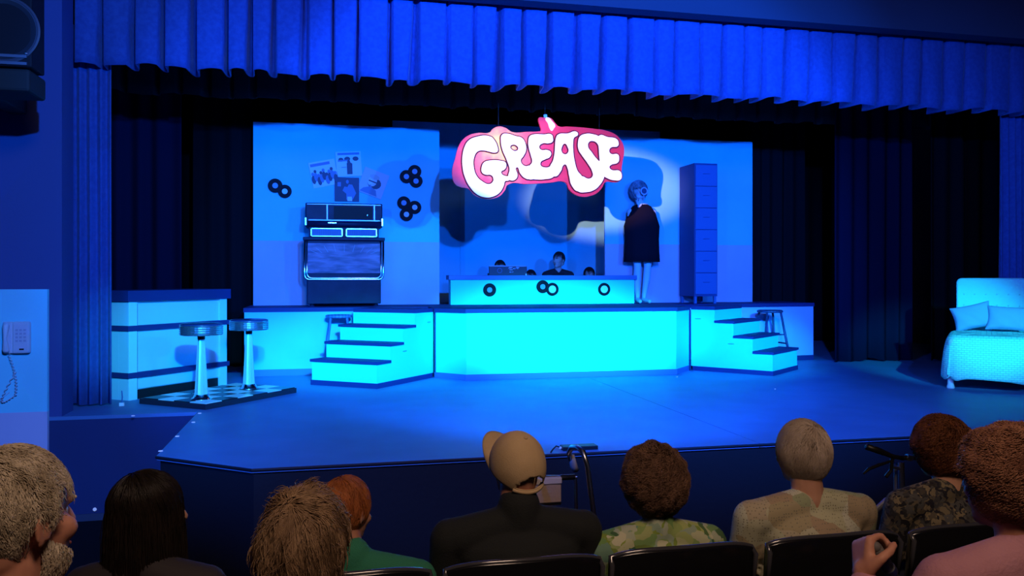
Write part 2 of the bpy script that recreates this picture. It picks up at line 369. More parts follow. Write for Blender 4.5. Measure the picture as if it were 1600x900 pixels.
def rec_px(px, py, y, label, col=pale, off=0, r=.089, lr=.036):
    p = W(px, py, y=y-.006-off); return record(p.x, p.z, y-.006-off, label, lab_col=col, r=r, lr=lr)
rec_px(430, 290, 11.10, 'left record of the overlapping pair on the wall left of the jukebox', mid, .006, r=.092)
rec_px(445, 299, 11.10, 'right record of the overlapping pair on the wall left of the jukebox', pale, 0, r=.088)
rec_px(635, 276, 11.10, 'left record of the upper group of three right of the posters', mid, .006)
rec_px(648, 268, 11.10, 'top record of the upper group of three right of the posters', mid, .012)
rec_px(650, 283, 11.10, 'bottom right record of the upper group of three right of the posters', mid, 0)
rec_px(631, 317, 11.10, 'top record of the lower group of three right of the jukebox', mid, .006)
rec_px(648, 324, 11.10, 'right record of the lower group of three right of the jukebox', pale, 0)
rec_px(635, 335, 11.10, 'bottom record of the lower group of three right of the jukebox', pale, .012)
rec_px(765, 453, 10.88, 'record at the left end of the low mint desk', mid, r=.09)
rec_px(848, 448, 10.88, 'left record of the overlapping pair in the middle of the low desk', mid, .0, r=.09)
rec_px(863, 452, 10.88, 'right record of the overlapping pair in the middle of the low desk', (.6, .85, .9), .008, r=.09, lr=.052)
rec_px(944, 452, 10.88, 'record at the right end of the low mint desk', (.6, .85, .9), r=.09, lr=.052)

# ------------------------------------------------------------------ set walls
def set_wall(x0, x1, y, z0, z1, zs, label, th=.04):
    t = thing('set_wall', label, 'set wall', ((x0+x1)/2, y, z0))
    MB().box(x0, x1, y, y+th, zs, z1).build('upper_panel', turq, t, world=True)
    MB().box(x0, x1, y-.001, y+th, z0, zs).build('lower_panel', pinkp, t, world=True)
    MB().box(x0+.05, x0+.12, y+th, y+.12, z0, z1-.1).box(x1-.12, x1-.05, y+th, y+.12, z0, z1-.1).build('brace', navy, t, world=True)
    return t
set_wall(-.92, 1.51, 11.12, PH, 3.21, 1.665, 'left set wall painted turquoise over pink with jukebox, posters and records')
set_wall(3.90, 6.22, 11.15, PH, 3.21, 1.665, 'right set wall painted turquoise over pink behind the tall cabinet')
t = thing('set_wall', 'plain turquoise centre backing wall behind the low desk and the sign', 'set wall', (2.8, 12.7, 0))
MB().box(1.0, 2.05, 12.7, 12.74, 0, 3.6).build('panel', turq, t, world=True)
MB().box(2.052, 2.80, 12.69, 12.74, 0, 3.6).build('panel', turq, t, world=True)
MB().box(2.802, 5.4, 12.7, 12.74, 0, 3.6).build('panel', turq, t, world=True)

# ------------------------------------------------------------------ posters: flat sleeves on the wall
def sleeve(px, py, size, ang, base, marks, label, off=0):
    p = W(px, py, y=11.10-off)
    t = thing('record_sleeve', label, 'record sleeve', (p.x, 11.105-off, p.z), 0, None)
    Rm = Matrix.Rotation(ang, 4, 'Y')
    def add(name, pts, d, col):
        mb = MB(); mb.T = Rm
        n = len(pts); pts = [(x*size, z*size) for x, z in pts]
        mb.raw([(x, -d, z) for x, z in pts] + [(x, -d+.0015, z) for x, z in pts], [tuple(range(n)), tuple(range(n, 2*n))[::-1]] + [(i, i+n, (i+1) % n + n, (i+1) % n) for i in range(n)])
        return mb.build(name, mat('print %.2f %.2f %.2f' % col, col, .6), t)
    add('sleeve_card', [(-.5, -.5), (.5, -.5), (.5, .5), (-.5, .5)], .003, base)
    for i, (pts, col) in enumerate(marks): add('printed_shape', pts, .0042+.0012*i, col)
    return t
def circ(cx, cz, rx, rz, n=14, a0=0, a1=2*PI): return [(cx+rx*math.cos(a0+(a1-a0)*k/n), cz+rz*math.sin(a0+(a1-a0)*k/n)) for k in range(n if a1-a0 > 6.2 else n+1)]
dk_, md_, lt_ = (.03, .05, .12), (.12, .2, .4), (.55, .68, .8)
crowd = []
for i in range(9):
    cx = -.42+.105*i; cz = -.12+.10*math.sin(i*2.1); crowd.append((circ(cx, cz+.16, .055, .07, 10), dk_ if i % 2 else md_)); crowd.append((circ(cx, cz-.06, .08, .17, 10), md_ if i % 2 else dk_))
sleeve(506, 271, .34, R(-12), lt_, [([(-.45, .32), (.30, .32), (.30, .43), (-.45, .43)], md_)] + crowd, 'record sleeve printed with a crowd, left of the top sleeve over the jukebox')
sleeve(545, 256, .33, R(-4), lt_, [([(-.42, .36), (.44, .36), (.44, .45), (-.42, .45)], md_), (circ(-.3, .18, .10, .08), dk_), (circ(-.05, .2, .12, .09), dk_), (circ(.28, .2, .12, .09), dk_),
    ([(-.42, .10), (0, .12), (0, .17), (-.42, .16)], md_), (circ(0, .08, .06, .08), dk_), ([(-.09, -.42), (.12, -.42), (.14, .0), (.06, .06), (-.08, .04)], dk_), ([(-.3, -.14), (-.1, -.14), (-.1, -.12), (-.3, -.12)], md_)],
    'pale record sleeve with a standing figure, topmost of the four over the jukebox')
sleeve(542, 296, .32, 0, dk_, [([(-.38, .12), (-.24, .12), (-.24, .30), (-.38, .30)], md_), (circ(.02, .32, .06, .08), md_), ([(-.02, -.42), (.24, -.42), (.38, -.15), (.22, .2), (.08, .22), (-.02, .0)], md_), ([(-.18, -.05), (.0, -.2), (.02, .1), (-.1, .12)], md_),
    ([(.02, -.48), (.22, -.48), (.20, -.3), (.02, -.3)], lt_)], 'dark record sleeve with a pale leaning figure, right above the jukebox', off=.004)
sleeve(583, 286, .34, R(20), (.50, .50, .62), [(circ(.05, .0, .27, .22), dk_), (circ(-.05, .05, .18, .2), (.6, .6, .65)), (circ(-.02, .24, .2, .1), (.45, .42, .5)), ([(-.4, -.46), (.3, -.46), (.2, -.25), (-.05, -.15), (-.3, -.3)], md_), ([(-.2, .07), (.15, .07), (.15, .02), (-.2, .02)], dk_), (circ(-.07, -.12, .05, .02), md_)],
    'tilted record sleeve with a large portrait head, right of the dark sleeve', off=.002)

# ------------------------------------------------------------------ jukebox
J = W(538, 478, z=PH); jy = 10.62
jx = W(538, 400, y=jy).x
jb = thing('jukebox', 'dark retro jukebox with chrome side tubes and wood grain front against the left set wall', 'jukebox', (jx, jy, PH))
jn = mat('jukebox dark lacquer', (.006, .010, .035), .5, col2=(.012, .018, .05), scale=6, spec=.2)
MB().box(-.46, .46, .0, .40, .03, .36).build('base_cabinet', jn, jb, bevel=.01)
for x in (-.40, .40): MB().at((x, .04, 0)).lathe([(.03, 0), (.035, .01), (.02, .03)], 12).build('foot', chrome, jb)
MB().box(-.46, .46, .03, .40, .36, .83).build('middle_cabinet', jn, jb)
MB().box(-.455, .455, .012, .03, .42, .80).build('grain_panel', mat('jukebox grain panel', (.05, .035, .09), .5, col2=(.38, .2, .34), scale=5, stretch=(.8, 1, 4), thresh=(.3, .7), bump=.2, bscale=18), jb, bevel=.003)
for k in range(9):
    a = R(20+k*17.5)
    MB().tube([(.05*math.cos(a)*7, .010, .66+.03*math.sin(a)), (.44*math.cos(a), .010, .66+.13*math.sin(a))], .0025, 5).build('grain_line', mat('grain line', (.3, .28, .45), .4), jb)
for dx, rad in ((0, .014), (.03, .010)):
    pts = [(-.49+dx, -.01, .84)]
    for k in range(7): a = PI + k*PI/12; pts.append((-.49+dx+.06+.06*math.cos(a), -.01, .42+dx*.6+.06*math.sin(a)-.02))
    pts += [(-x, y, z) for x, y, z in pts[::-1]]
    MB().tube(pts, rad, 10).build('chrome_tube', chrome, jb, smooth=True)
MB().box(-.51, .51, -.03, .40, .835, .875).build('lid_ledge', jn, jb, bevel=.008)
MB().box(-.435, .435, .05, .40, .875, 1.005).build('selector_body', jn, jb)
for x0, x1 in ((-.415, -.02), (.02, .41)):
    g = MB().box(x0, x1, .03, .05, .885, .99).build('selector_panel', mat('selector glass', (.05, .10, .25), .5), jb)
    for a, b, c, d in ((x0, x1, .885, .895), (x0, x1, .98, .99), (x0, x0+.012, .885, .99), (x1-.012, x1, .885, .99)):
        MB().box(a, b, .022, .032, c, d).build('chrome_trim', chrome, g)
    for i in range(16):
        xx = x0+.03+(x1-x0-.06)*i/15; MB().box(xx-.002, xx+.002, .026, .031, .90, .975).build('selector_strip', bluetrim, g)
MB().box(-.48, .48, .02, .40, 1.005, 1.31).build('hood', jn, jb, bevel=.012)
MB().tube([(-.48, .015, 1.045), (.48, .015, 1.045)], .035, 12).build('hood_roll', jn, jb, smooth=True)
for x in (-.475, .475): MB().box(x-.012, x+.012, -.03, .02, 1.02, 1.12).build('chrome_bracket', chrome, jb, bevel=.004)
hw = MB().box(-.13, .35, .005, .021, 1.11, 1.27).build('record_window', mat('window dark glass', (.002, .002, .005), .5, spec=.15), jb)
for a, b, c, d in ((-.44, .45, 1.085, 1.097), (-.22, -.205, 1.1, 1.285), (.37, .385, 1.1, 1.285), (-.46, .46, 1.287, 1.295)):
    MB().box(a, b, .004, .02, c, d).build('hood_trim', mat('hood trim', (.12, .16, .28), .3, .6), jb)
MB().at((.29, 0, 1.16)).ell((0, 0, 0), (.012, .006, .02), 10).build('knob', chrome, jb, smooth=True)
MB().box(-.20, -.10, -.03, -.02, 1.05, 1.062).build('badge', chrome, jb)

# ------------------------------------------------------------------ tall cabinet
cab = thing('tall_cabinet', 'tall narrow blue cabinet with drawers on short legs against the right set wall', 'cabinet', (5.02, 10.58, PH))
cb = mat('cabinet paint', (.04, .13, .38), .55, bump=.02)
MB().box(0, .35, .02, .50, .10, 1.965).build('cabinet_body', mat('cabinet side paint', (.02, .05, .2), .6), cab)
for x, y in ((.01, .03), (.305, .03), (.01, .455), (.305, .455)): MB().box(x, x+.035, y, y+.035, 0, .10).build('leg', cb, cab)
zt = 1.95
for k in range(6):
    z0 = .13+k*.303
    d = MB().box(.015, .335, 0, .02, z0, z0+.295).build('drawer', cb, cab, bevel=.004)
    MB().at((.175, -.012, z0+.17)).tube([(-.05, .012, 0), (-.045, 0, 0), (.045, 0, 0), (.05, .012, 0)], .004, 6).build('handle', mat('cabinet handle', (.05, .1, .3), .4), d)
# ------------------------------------------------------------------ counter
cn = thing('diner_counter', 'pale blue diner counter with navy top and two navy bands beside the left curtain', 'counter', (-1.85, 8.50, 0), math.atan2(.785, .62))
L = 1.27; D = .5
MB().box(.015, L-.015, .04, D, .05, .96).build('counter_body', lightblue, cn)
for x in (0, L-.10): MB().box(x, x+.10, 0, .14, 0, .96).build('corner_post', lightblue, cn, bevel=.002)
MB().box(.0, .16, .14, D, 0, .96).build('end_panel', lightblue, cn)
MB().box(.10, L-.10, .02, .04, .10, .93).build('front_panel', mat('counter panel paint', (.40, .72, .88), .6), cn)
MB().box(.10, L-.10, .03, .05, 0, .09).build('kick_recess', dark_plastic, cn)
for z in (.215, .67): MB().box(-.02, L+.02, -.02, D, z, z+.05).build('navy_band', navy, cn, bevel=.003)
MB().box(-.03, L+.03, -.03, D+.02, .955, 1.06).build('counter_top', navy, cn, bevel=.004)
MB().box(.10, .103, -.001, .02, .1, .93).build('seam', navy, cn)
# ------------------------------------------------------------------ dais with checker tiles and two diner stools
da = math.atan2(.785, .62)
ds = thing('checker_dais', 'low black dais with black and pale checkered tiles under the two diner stools', 'dais', (-1.05, 7.76, 0), da)
MB().box(0, 1.22, 0, .84, 0, .05).build('dais_box', mat('dais black', (.02, .02, .035), .5), ds, bevel=.003)
tm = [mat('pale tile', (.80, .95, .95), .3), mat('black tile', (.012, .012, .02), .3)]
for i in range(6):
    for j in range(4):
        MB().box(.012+i*.2, .206+i*.2, .012+j*.2, .206+j*.2, .05, .058).build('tile', tm[(i+j) % 2], ds, bevel=.001)
def stool(loc, label):
    t = thing('diner_stool', label, 'stool', loc, 0, 'chrome diner stools on the checkered dais')
    MB().lathe([(.095, 0), (.095, .008), (.075, .02), (.062, .05)], 28).build('foot', chrome, t, smooth=True)
    vs = MB(); prof = [(.062, .04), (.055, .15), (.044, .35), (.034, .52), (.030, .56)]
    seg = 16; P = []; Fc = []
    for r_, z in prof:
        for k in range(seg): a = 2*PI*k/seg; q = r_*(1 if k % 2 else .86); P.append((q*math.cos(a), q*math.sin(a), z))
    for i in range(len(prof)-1):
        for k in range(seg): k2 = (k+1) % seg; Fc.append((i*seg+k, i*seg+k2, (i+1)*seg+k2, (i+1)*seg+k))
    vs.raw(P, Fc).build('fluted_column', mat('pedestal enamel', (.55, .85, .85), .35, .3), t)
    MB().at((0, 0, .555)).lathe([(.032, 0), (.034, .01), (.034, .035), (.03, .045)], 20).build('collar', dark_plastic, t)
    rings = [(.04, .595), (.185, .597), (.192, .603)]
    for k in range(4): z = .606+k*.019; rings += [(.186, z), (.193, z+.006), (.193, z+.012), (.186, z+.018)]
    rings += [(.19, .69)]
    MB().lathe(rings, 36).build('ribbed_rim', mat('stool rim chrome', (.45, .52, .62), .25, .9), t)
    MB().lathe([(.188, .685), (.19, .695), (.17, .705), (.08, .71), (.005, .71)], 32, cap=False).build('seat_pad', mat('navy vinyl', (.02, .04, .15), .25), t, smooth=True)
    return t
p1 = Vector((-1.05, 7.76)) + Vector((.62, .785))*.17 + Vector((-.785, .62))*.23
p2 = Vector((-1.05, 7.76)) + Vector((.62, .785))*.92 + Vector((-.785, .62))*.36
s1 = stool((p1.x, p1.y, .058), 'diner stool on the front corner of the checkered dais')
s2 = copy_tree(s1); s2.location = (p2.x, p2.y, .058); s2['label'] = 'diner stool at the far end of the checkered dais, nearer the platform'
# small figurine / bottle at dais left corner
p = W(194, 634, z=0)
b_ = thing('small_bracket', 'small pale upright bracket on the floor at the left corner of the dais', 'bracket', (p.x-.02, p.y, 0))
MB().box(-.02, .02, -.015, .015, 0, .03).build('base', white_p, b_); MB().tube([(0, 0, .03), (.004, 0, .08), (0, 0, .14)], .006, 8).build('post', bluetrim, b_)

# ------------------------------------------------------------------ wooden stools beside the steps
def wstool(x, y, h, label, wdt=.36, col=(.04, .07, .2)):
    t = thing('wooden_stool', label, 'stool', (x, y, 0), 0, 'wooden bar stools beside the platform steps')
    m = mat('stool wood %.2f' % col[0], col, .55, col2=tuple(c*1.5 for c in col), kind='wave', scale=8)
    MB().at((0, 0, h-.035)).lathe([(wdt/2-.012, 0), (wdt/2, .008), (wdt/2, .027), (wdt/2-.015, .035)], 32).build('seat', m, t)
    ft = wdt/2+.03
    for sx in (-1, 1):
        for sy in (-1, 1): MB().tube([(sx*wdt*.30, sy*wdt*.30, h-.03), (sx*ft, sy*ft, 0)], [.015, .019], 8).build('leg', m, t, smooth=True)
    def at(z): k = (h-.03-z)/(h-.03); return wdt*.30+(ft-wdt*.30)*k
    for z, ax in ((.22, 0), (.30, 1), (.42, 0)):
        q = at(z)
        for s_ in (-1, 1):
            a, b = ((-q, s_*q, z), (q, s_*q, z)) if ax == 0 else ((s_*q, -q, z), (s_*q, q, z))
            MB().tube([a, b], .010, 8).build('rung', m, t)
    return t
wstool(.15, 10.03, .74, 'blue painted wooden stool half hidden behind the left hand steps', .31, (.07, .14, .36))
p = W(1203, 483, y=10.05); wstool(p.x, 10.05, .745, 'dark wooden stool standing behind the right hand steps', .34, (.02, .03, .11))

# ------------------------------------------------------------------ sign
SY = 9.0
sg = thing('hanging_sign', 'red car shaped sign reading GREASE in white letters hanging over the middle of the stage', 'sign', (2.36, SY, 2.1))
def zsign(X, Y): p = W(700+X/5.714, 170+Y/5.714, y=SY); return p
def curve_part(name, loops, depth, yoff, m, parent, bez=True, offset=0, label=None):
    cu = bpy.data.curves.new('tmp', 'CURVE'); cu.dimensions = '2D'; cu.fill_mode = 'BOTH'; cu.extrude = depth/2; cu.resolution_u = 6; cu.offset = offset
    for lp in loops:
        P = [zsign(*q) for q in lp]
        sp = cu.splines.new('BEZIER'); sp.bezier_points.add(len(P)-1); sp.use_cyclic_u = True
        for bp, q in zip(sp.bezier_points, P):
            bp.co = (q.x, q.z, 0); bp.handle_left_type = bp.handle_right_type = 'AUTO'
    o = bpy.data.objects.new('tmp', cu); C.objects.link(o)
    dg = bpy.context.evaluated_depsgraph_get(); me = bpy.data.meshes.new_from_object(o.evaluated_get(dg))
    bpy.data.objects.remove(o); bpy.data.curves.remove(cu)
    me.transform(Matrix.Translation((0, SY+yoff, 0)) @ Matrix.Rotation(R(90), 4, 'X'))
    me.transform(ROOTM[sg.name].inverted()); me.materials.clear()
    r = mesh_obj(name, me, m, parent, smooth=False)
    if label: r['label'] = label
    return r
def sign_red():
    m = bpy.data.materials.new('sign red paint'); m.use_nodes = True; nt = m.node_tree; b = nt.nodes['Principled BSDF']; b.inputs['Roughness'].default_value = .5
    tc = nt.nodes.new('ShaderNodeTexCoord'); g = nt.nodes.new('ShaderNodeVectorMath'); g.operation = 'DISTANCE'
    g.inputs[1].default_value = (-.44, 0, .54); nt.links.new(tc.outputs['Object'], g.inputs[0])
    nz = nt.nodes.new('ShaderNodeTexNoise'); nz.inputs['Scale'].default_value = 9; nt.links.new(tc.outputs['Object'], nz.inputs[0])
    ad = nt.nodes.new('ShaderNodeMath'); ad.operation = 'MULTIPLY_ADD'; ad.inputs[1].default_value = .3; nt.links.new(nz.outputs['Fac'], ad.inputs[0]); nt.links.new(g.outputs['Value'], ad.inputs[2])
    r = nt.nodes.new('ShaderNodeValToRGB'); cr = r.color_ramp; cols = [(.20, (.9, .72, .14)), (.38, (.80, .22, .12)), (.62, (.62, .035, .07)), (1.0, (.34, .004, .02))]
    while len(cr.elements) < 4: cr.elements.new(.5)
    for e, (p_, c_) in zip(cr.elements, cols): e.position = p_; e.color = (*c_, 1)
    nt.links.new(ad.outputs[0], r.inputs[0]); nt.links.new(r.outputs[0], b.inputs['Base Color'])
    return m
body = [(120,290),(180,240),(260,218),(370,212),(400,180),(450,160),(510,172),(560,205),(590,213),(700,208),(815,203),(826,198),(818,150),(805,90),(812,80),(850,80),(912,84),(925,92),(955,130),(985,158),(1060,160),(1150,165),(1300,180),(1400,195),(1490,230),(1530,270),(1560,320),(1568,400),(1555,470),(1545,560),(1548,620),(1525,650),(1480,657),(1400,657),(1375,700),(1330,750),(1270,778),(1200,787),(1130,765),(1080,720),(1055,668),(1030,652),(900,662),(700,672),(530,680),(505,730),(460,780),(390,805),(320,803),(240,775),(180,715),(110,700),(60,670),(38,600),(40,530),(65,440),(85,360)]
LET = {'G': [[(375,252),(240,257),(180,287),(145,342),(126,425),(126,515),(147,612),(192,700),(252,763),(330,793),(400,785),(460,745),(492,690),(505,650),(540,640),(548,612),(510,603),(480,590),(470,565),(500,545),(515,515),(505,480),(470,468),(370,465),(320,480),(298,520),(300,570),(330,590),(380,595),(400,620),(395,655),(360,675),(300,650),(250,600),(225,520),(228,440),(260,385),(310,375),(360,385),(410,395),(437,385),(435,340),(410,285)]],
 'R': [[(478,235),(520,226),(600,248),(655,265),(685,315),(690,375),(665,430),(645,458),(652,492),(690,516),(720,512),(738,560),(722,628),(680,620),(640,580),(608,525),(614,600),(600,630),(555,642),(535,620),(545,540),(520,460),(482,370),(468,290)], [(550,345),(570,325),(610,335),(622,360),(600,380),(570,372)]],
 'E': [[(750,235),(850,233),(918,235),(930,265),(926,298),(890,312),(840,312),(808,342),(822,368),(880,372),(910,390),(905,430),(860,455),(825,475),(820,505),(860,527),(900,520),(930,495),(955,550),(940,605),(850,632),(760,632),(715,628),(700,570),(722,512),(745,480),(735,420),(718,360),(712,290),(725,248)]],
 'A': [[(975,235),(1060,225),(1140,210),(1152,235),(1118,262),(1110,300),(1112,400),(1125,480),(1150,560),(1190,610),(1205,670),(1160,738),(1100,690),(1075,600),(1060,530),(1040,500),(1020,510),(1000,560),(945,607),(915,570),(905,522),(930,470),(945,400),(950,330),(958,265)], [(1035,315),(1062,345),(1068,388),(1038,410),(1008,388),(1010,345)]],
 'S': [[(1220,228),(1280,230),(1345,258),(1400,400),(1390,590),(1375,640),(1345,685),(1300,725),(1230,746),(1150,735),(1125,660),(1180,606),(1250,627),(1284,605),(1280,560),(1240,490),(1190,420),(1160,370),(1155,300),(1172,250)], [(1250,302),(1290,292),(1330,320),(1341,380),(1345,468),(1320,450),(1270,385),(1243,345)]],
 'E2': [[(1338,246),(1420,257),(1497,275),(1512,300),(1508,335),(1445,350),(1430,378),(1445,405),(1508,412),(1518,445),(1508,482),(1450,503),(1432,524),(1450,548),(1525,560),(1542,598),(1530,635),(1480,641),(1420,625),(1375,592),(1348,470),(1340,360)]]}
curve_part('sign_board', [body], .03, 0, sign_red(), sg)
for li, (k, lp) in enumerate(LET.items()):
    nm = {'E2': 'last letter E', 'E': 'letter E after the R'}.get(k, 'letter '+k)
    curve_part('letter_outline', lp, .010, -.0185-.0007*li, mat('sign outline', (.03, .010, .018), .7, spec=.1), sg, offset=.013)
    curve_part('letter', lp, .012, -.027-.0013*(li % 2 + li*.3), mat('sign letter white', (.92, .90, .88), .5), sg, label='white '+nm)
curve_part('fin_stripe', [[(866,86),(895,82),(922,110),(952,155),(940,180),(922,200),(905,182),(888,135)]], .008, -.02, mat('sign letter white', (.9,)*3), sg)
for X in (865, 450, 1350):
    a = zsign(X, 90 if X == 865 else (165 if X == 450 else 190))
    MB().tube([(a.x, SY, a.z-.02), (a.x, SY, 4.2)], .002, 5).build('hanging_wire', dark_plastic, sg, world=True)
a = zsign(868, 68); MB().box(a.x-.02, a.x+.02, SY-.01, SY+.012, a.z-.03, a.z+.02).build('clip', alu, sg, world=True)

struct('trim_2', MB().tube([(-6, SY, 4.2), (10.5, SY, 4.2)], .025, 10), dark_plastic, 'black batten pipe high above the stage')
# ------------------------------------------------------------------ phone panel
pp = thing('phone_panel', 'pale blue over lilac set panel standing in front of the wall at the far left', 'set panel', (-2.6, 6.6, -.9))
py_ = 6.62; xr = W(74, 452, y=py_).x; zt = W(74, 452, y=py_).z; zb = W(74, 643, y=py_).z
MB().box(xr-1.22, xr, py_, py_+.04, zb, zt).build('upper_panel', mat('phone wall paint', (.18, .62, .78), .7), pp, world=True)
MB().box(xr-1.22, xr, py_-.001, py_+.04, -.9, zb).build('lower_panel', pinkp, pp, world=True)
a = W(27, 527, y=py_)
ph = thing('wall_telephone', 'pale push button wall telephone with coiled cord on the far left panel', 'telephone', (a.x, py_, a.z))
pm = mat('phone plastic', (.50, .50, .62), .35)
MB().box(-.02, .095, -.05, 0, -.115, .115).build('phone_body', pm, ph, bevel=.012)
MB().box(-.085, -.02, -.035, 0, -.115, .115).build('cradle', pm, ph, bevel=.008)
MB().cap((-.055, -.055, .085), .024, (-.055, -.075, .0), .013).cap((-.055, -.075, 0), .013, (-.055, -.055, -.085), .024).build('handset', pm, ph, remesh=.005, sm=2)
for i in range(3):
    for j in range(4): MB().box(.005+i*.026, .023+i*.026, -.054, -.049, -.03+j*.026, -.014+j*.026).build('key', mat('phone key', (.35, .35, .5), .4), ph, bevel=.002)
MB().box(.03, .06, -.054, -.049, -.09, -.078).build('badge', dark_plastic, ph)
cp = []
for k in range(260):
    s_ = k/259; a_ = s_*26*2*PI
    if s_ < .5: u_ = s_/.5; c = Vector((-.05+.05*math.sin(u_*2), -.02, -.12-.30*u_))
    else: u_ = (s_-.5)/.5; c = Vector((-.05+.05*math.sin(2)-.09*math.sin(u_*PI), -.02, -.42+.17*u_-.12*math.sin(u_*PI)))
    cp.append(c + Vector((math.cos(a_)*.007, math.sin(a_)*.007, 0)))
MB().tube(cp, .0028, 5).build('coiled_cord', pm, ph, smooth=True)
MB().tube([(-.05, -.004, -.40), (-.10, -.004, -.44), (-.2, -.004, -.47), (-.6, -.004, -.45)], .003, 6).build('wall_cord', pm, ph)

# ------------------------------------------------------------------ loudspeaker upper left
sp_ = thing('loudspeaker', 'large black loudspeaker hung high on the left of the hall', 'loudspeaker', (-3.1, 6.5, 2.6))
o_ = W(50, 105, y=6.35); zc = W(5, 46, y=6.35)
spk = dark_plastic
sb = mat('speaker cabinet', (.008, .008, .014), .7, spec=.2)
MB().box(o_.x-.75, o_.x+.0, 6.35, 6.62, o_.z, o_.z+1.0).build('cabinet', sb, sp_, world=True, bevel=.012)
MB().at((zc.x, 6.35, zc.z), rx=R(90)).lathe([(.19, 0), (.215, .004), (.222, .008), (.228, .004), (.235, 0)], 48, cap=False).build('woofer_ring', mat('speaker ring', (.06, .06, .09), .5), sp_, world=True)
MB().at((zc.x, 6.349, zc.z), rx=R(90)).lathe([(.004, -.05), (.06, -.045), (.19, .002), (.21, .006)], 48, cap=False).build('woofer_cone', mat('speaker cone', (.012, .013, .025), .7), sp_, world=True, smooth=True)
for q in (0, .05): MB().box(o_.x-.75, o_.x-.03, 6.335, 6.35, o_.z+.01+q, o_.z+.03+q).build('front_bar', mat('speaker bar', (.10, .11, .16), .4), sp_, world=True)
MB().at((o_.x-.035, 6.34, o_.z+.09)).ell((0, 0, 0), (.012, .01, .012), 10).build('corner_bolt', alu, sp_, world=True)
MB().box(o_.x-.75, o_.x-.03, 6.40, 6.75, o_.z-.16, o_.z).box(o_.x-.6, o_.x-.45, 6.75, YS+.015, o_.z-.1, o_.z+.3).build('wall_bracket', mat('speaker bracket', (.012, .012, .015), .8), sp_, world=True, bevel=.02)

# ------------------------------------------------------------------ bed
bd = thing('single_bed', 'short single bed under a pale knitted coverlet at the right end of the stage', 'bed', (6.76, 7.21, 0), R(-43))
def knit():
    m = bpy.data.materials.new('knitted coverlet'); m.use_nodes = True; nt = m.node_tree; b = nt.nodes['Principled BSDF']; b.inputs['Roughness'].default_value = .9
    tc = nt.nodes.new('ShaderNodeTexCoord'); br = nt.nodes.new('ShaderNodeTexBrick'); br.inputs['Scale'].default_value = 1
    mp = nt.nodes.new('ShaderNodeMapping'); mp.inputs['Rotation'].default_value = (R(90), 0, 0)
    nt.links.new(tc.outputs['Object'], mp.inputs[0]); nt.links.new(mp.outputs[0], br.inputs['Vector'])
    br.inputs['Brick Width'].default_value = .05; br.inputs['Row Height'].default_value = .022; br.inputs['Mortar Size'].default_value = .003; br.inputs['Mortar Smooth'].default_value = .6
    br.inputs['Color1'].default_value = (.45, .92, .85, 1); br.inputs['Color2'].default_value = (.40, .85, .80, 1); br.inputs['Mortar'].default_value = (.26, .62, .66, 1)
    nt.links.new(br.outputs['Color'], b.inputs['Base Color'])
    bp = nt.nodes.new('ShaderNodeBump'); bp.inputs['Distance'].default_value = .01; bp.inputs['Strength'].default_value = .5; bp.invert = True
    nt.links.new(br.outputs['Fac'], bp.inputs['Height']); nt.links.new(bp.outputs[0], b.inputs['Normal'])
    return m
kn = knit()
for x in (-.38, .38):
    for y in (.06, 1.1): MB().at((x, y, 0)).lathe([(.035, 0), (.04, .01), (.03, .05), (.028, .2)], 12).build('leg', white_p, bd)
MB().box(-.40, .40, .04, 1.14, .2, .30).build('bed_frame', mat('bed frame', (.05, .05, .07), .6), bd)
MB().box(-.41, .41, .03, 1.15, .30, .54).build('mattress', mat('mattress ticking', (.5, .55, .65), .8), bd, bevel=.05, seg=4)
# coverlet: rings from the top centre out over the edge and down to a scalloped hem
n = 96; rings = []
def ring(hx, y0, y1, z, rad, wav, zw):
    out = []
    for k in range(n):
        a = 2*PI*k/n; cx, sy = math.cos(a), math.sin(a); e = .32
        x = hx*math.copysign(abs(cx)**e, cx); y = (y0+y1)/2 + (y1-y0)/2*math.copysign(abs(sy)**e, sy)
        f = wav*(math.sin(a*9+1)+.5*math.sin(a*17)); out.append((x*(1+f), y + (f*.5 if sy < 0 else 0), z + zw*(math.sin(a*11+.6)+.6*math.sin(a*5))))
    return out
for hx, y0, y1, z, wv, zw in ((.05, .55, .62, .575, 0, 0), (.30, .2, 1.0, .575, 0, .003), (.39, .07, 1.12, .570, 0, .003), (.425, .02, 1.15, .545, .002, 0), (.44, -.01, 1.16, .49, .006, 0), (.455, -.03, 1.165, .40, .014, 0), (.465, -.05, 1.17, .28, .024, 0), (.47, -.06, 1.17, .17, .032, .01), (.47, -.06, 1.17, .115, .036, .022)):
    rings.append(ring(hx, y0, y1, z, 0, wv, zw))
mb = MB(); vs = [v for r_ in rings for v in r_]; fs = [(i*n+k, i*n+(k+1) % n, (i+1)*n+(k+1) % n, (i+1)*n+k) for i in range(len(rings)-1) for k in range(n)] + [tuple(range(n))]
o = mb.raw(vs, fs).build('coverlet', kn, bd, smooth=True, sub=1); s_ = o.modifiers.new('thickness', 'SOLIDIFY'); s_.thickness = .012
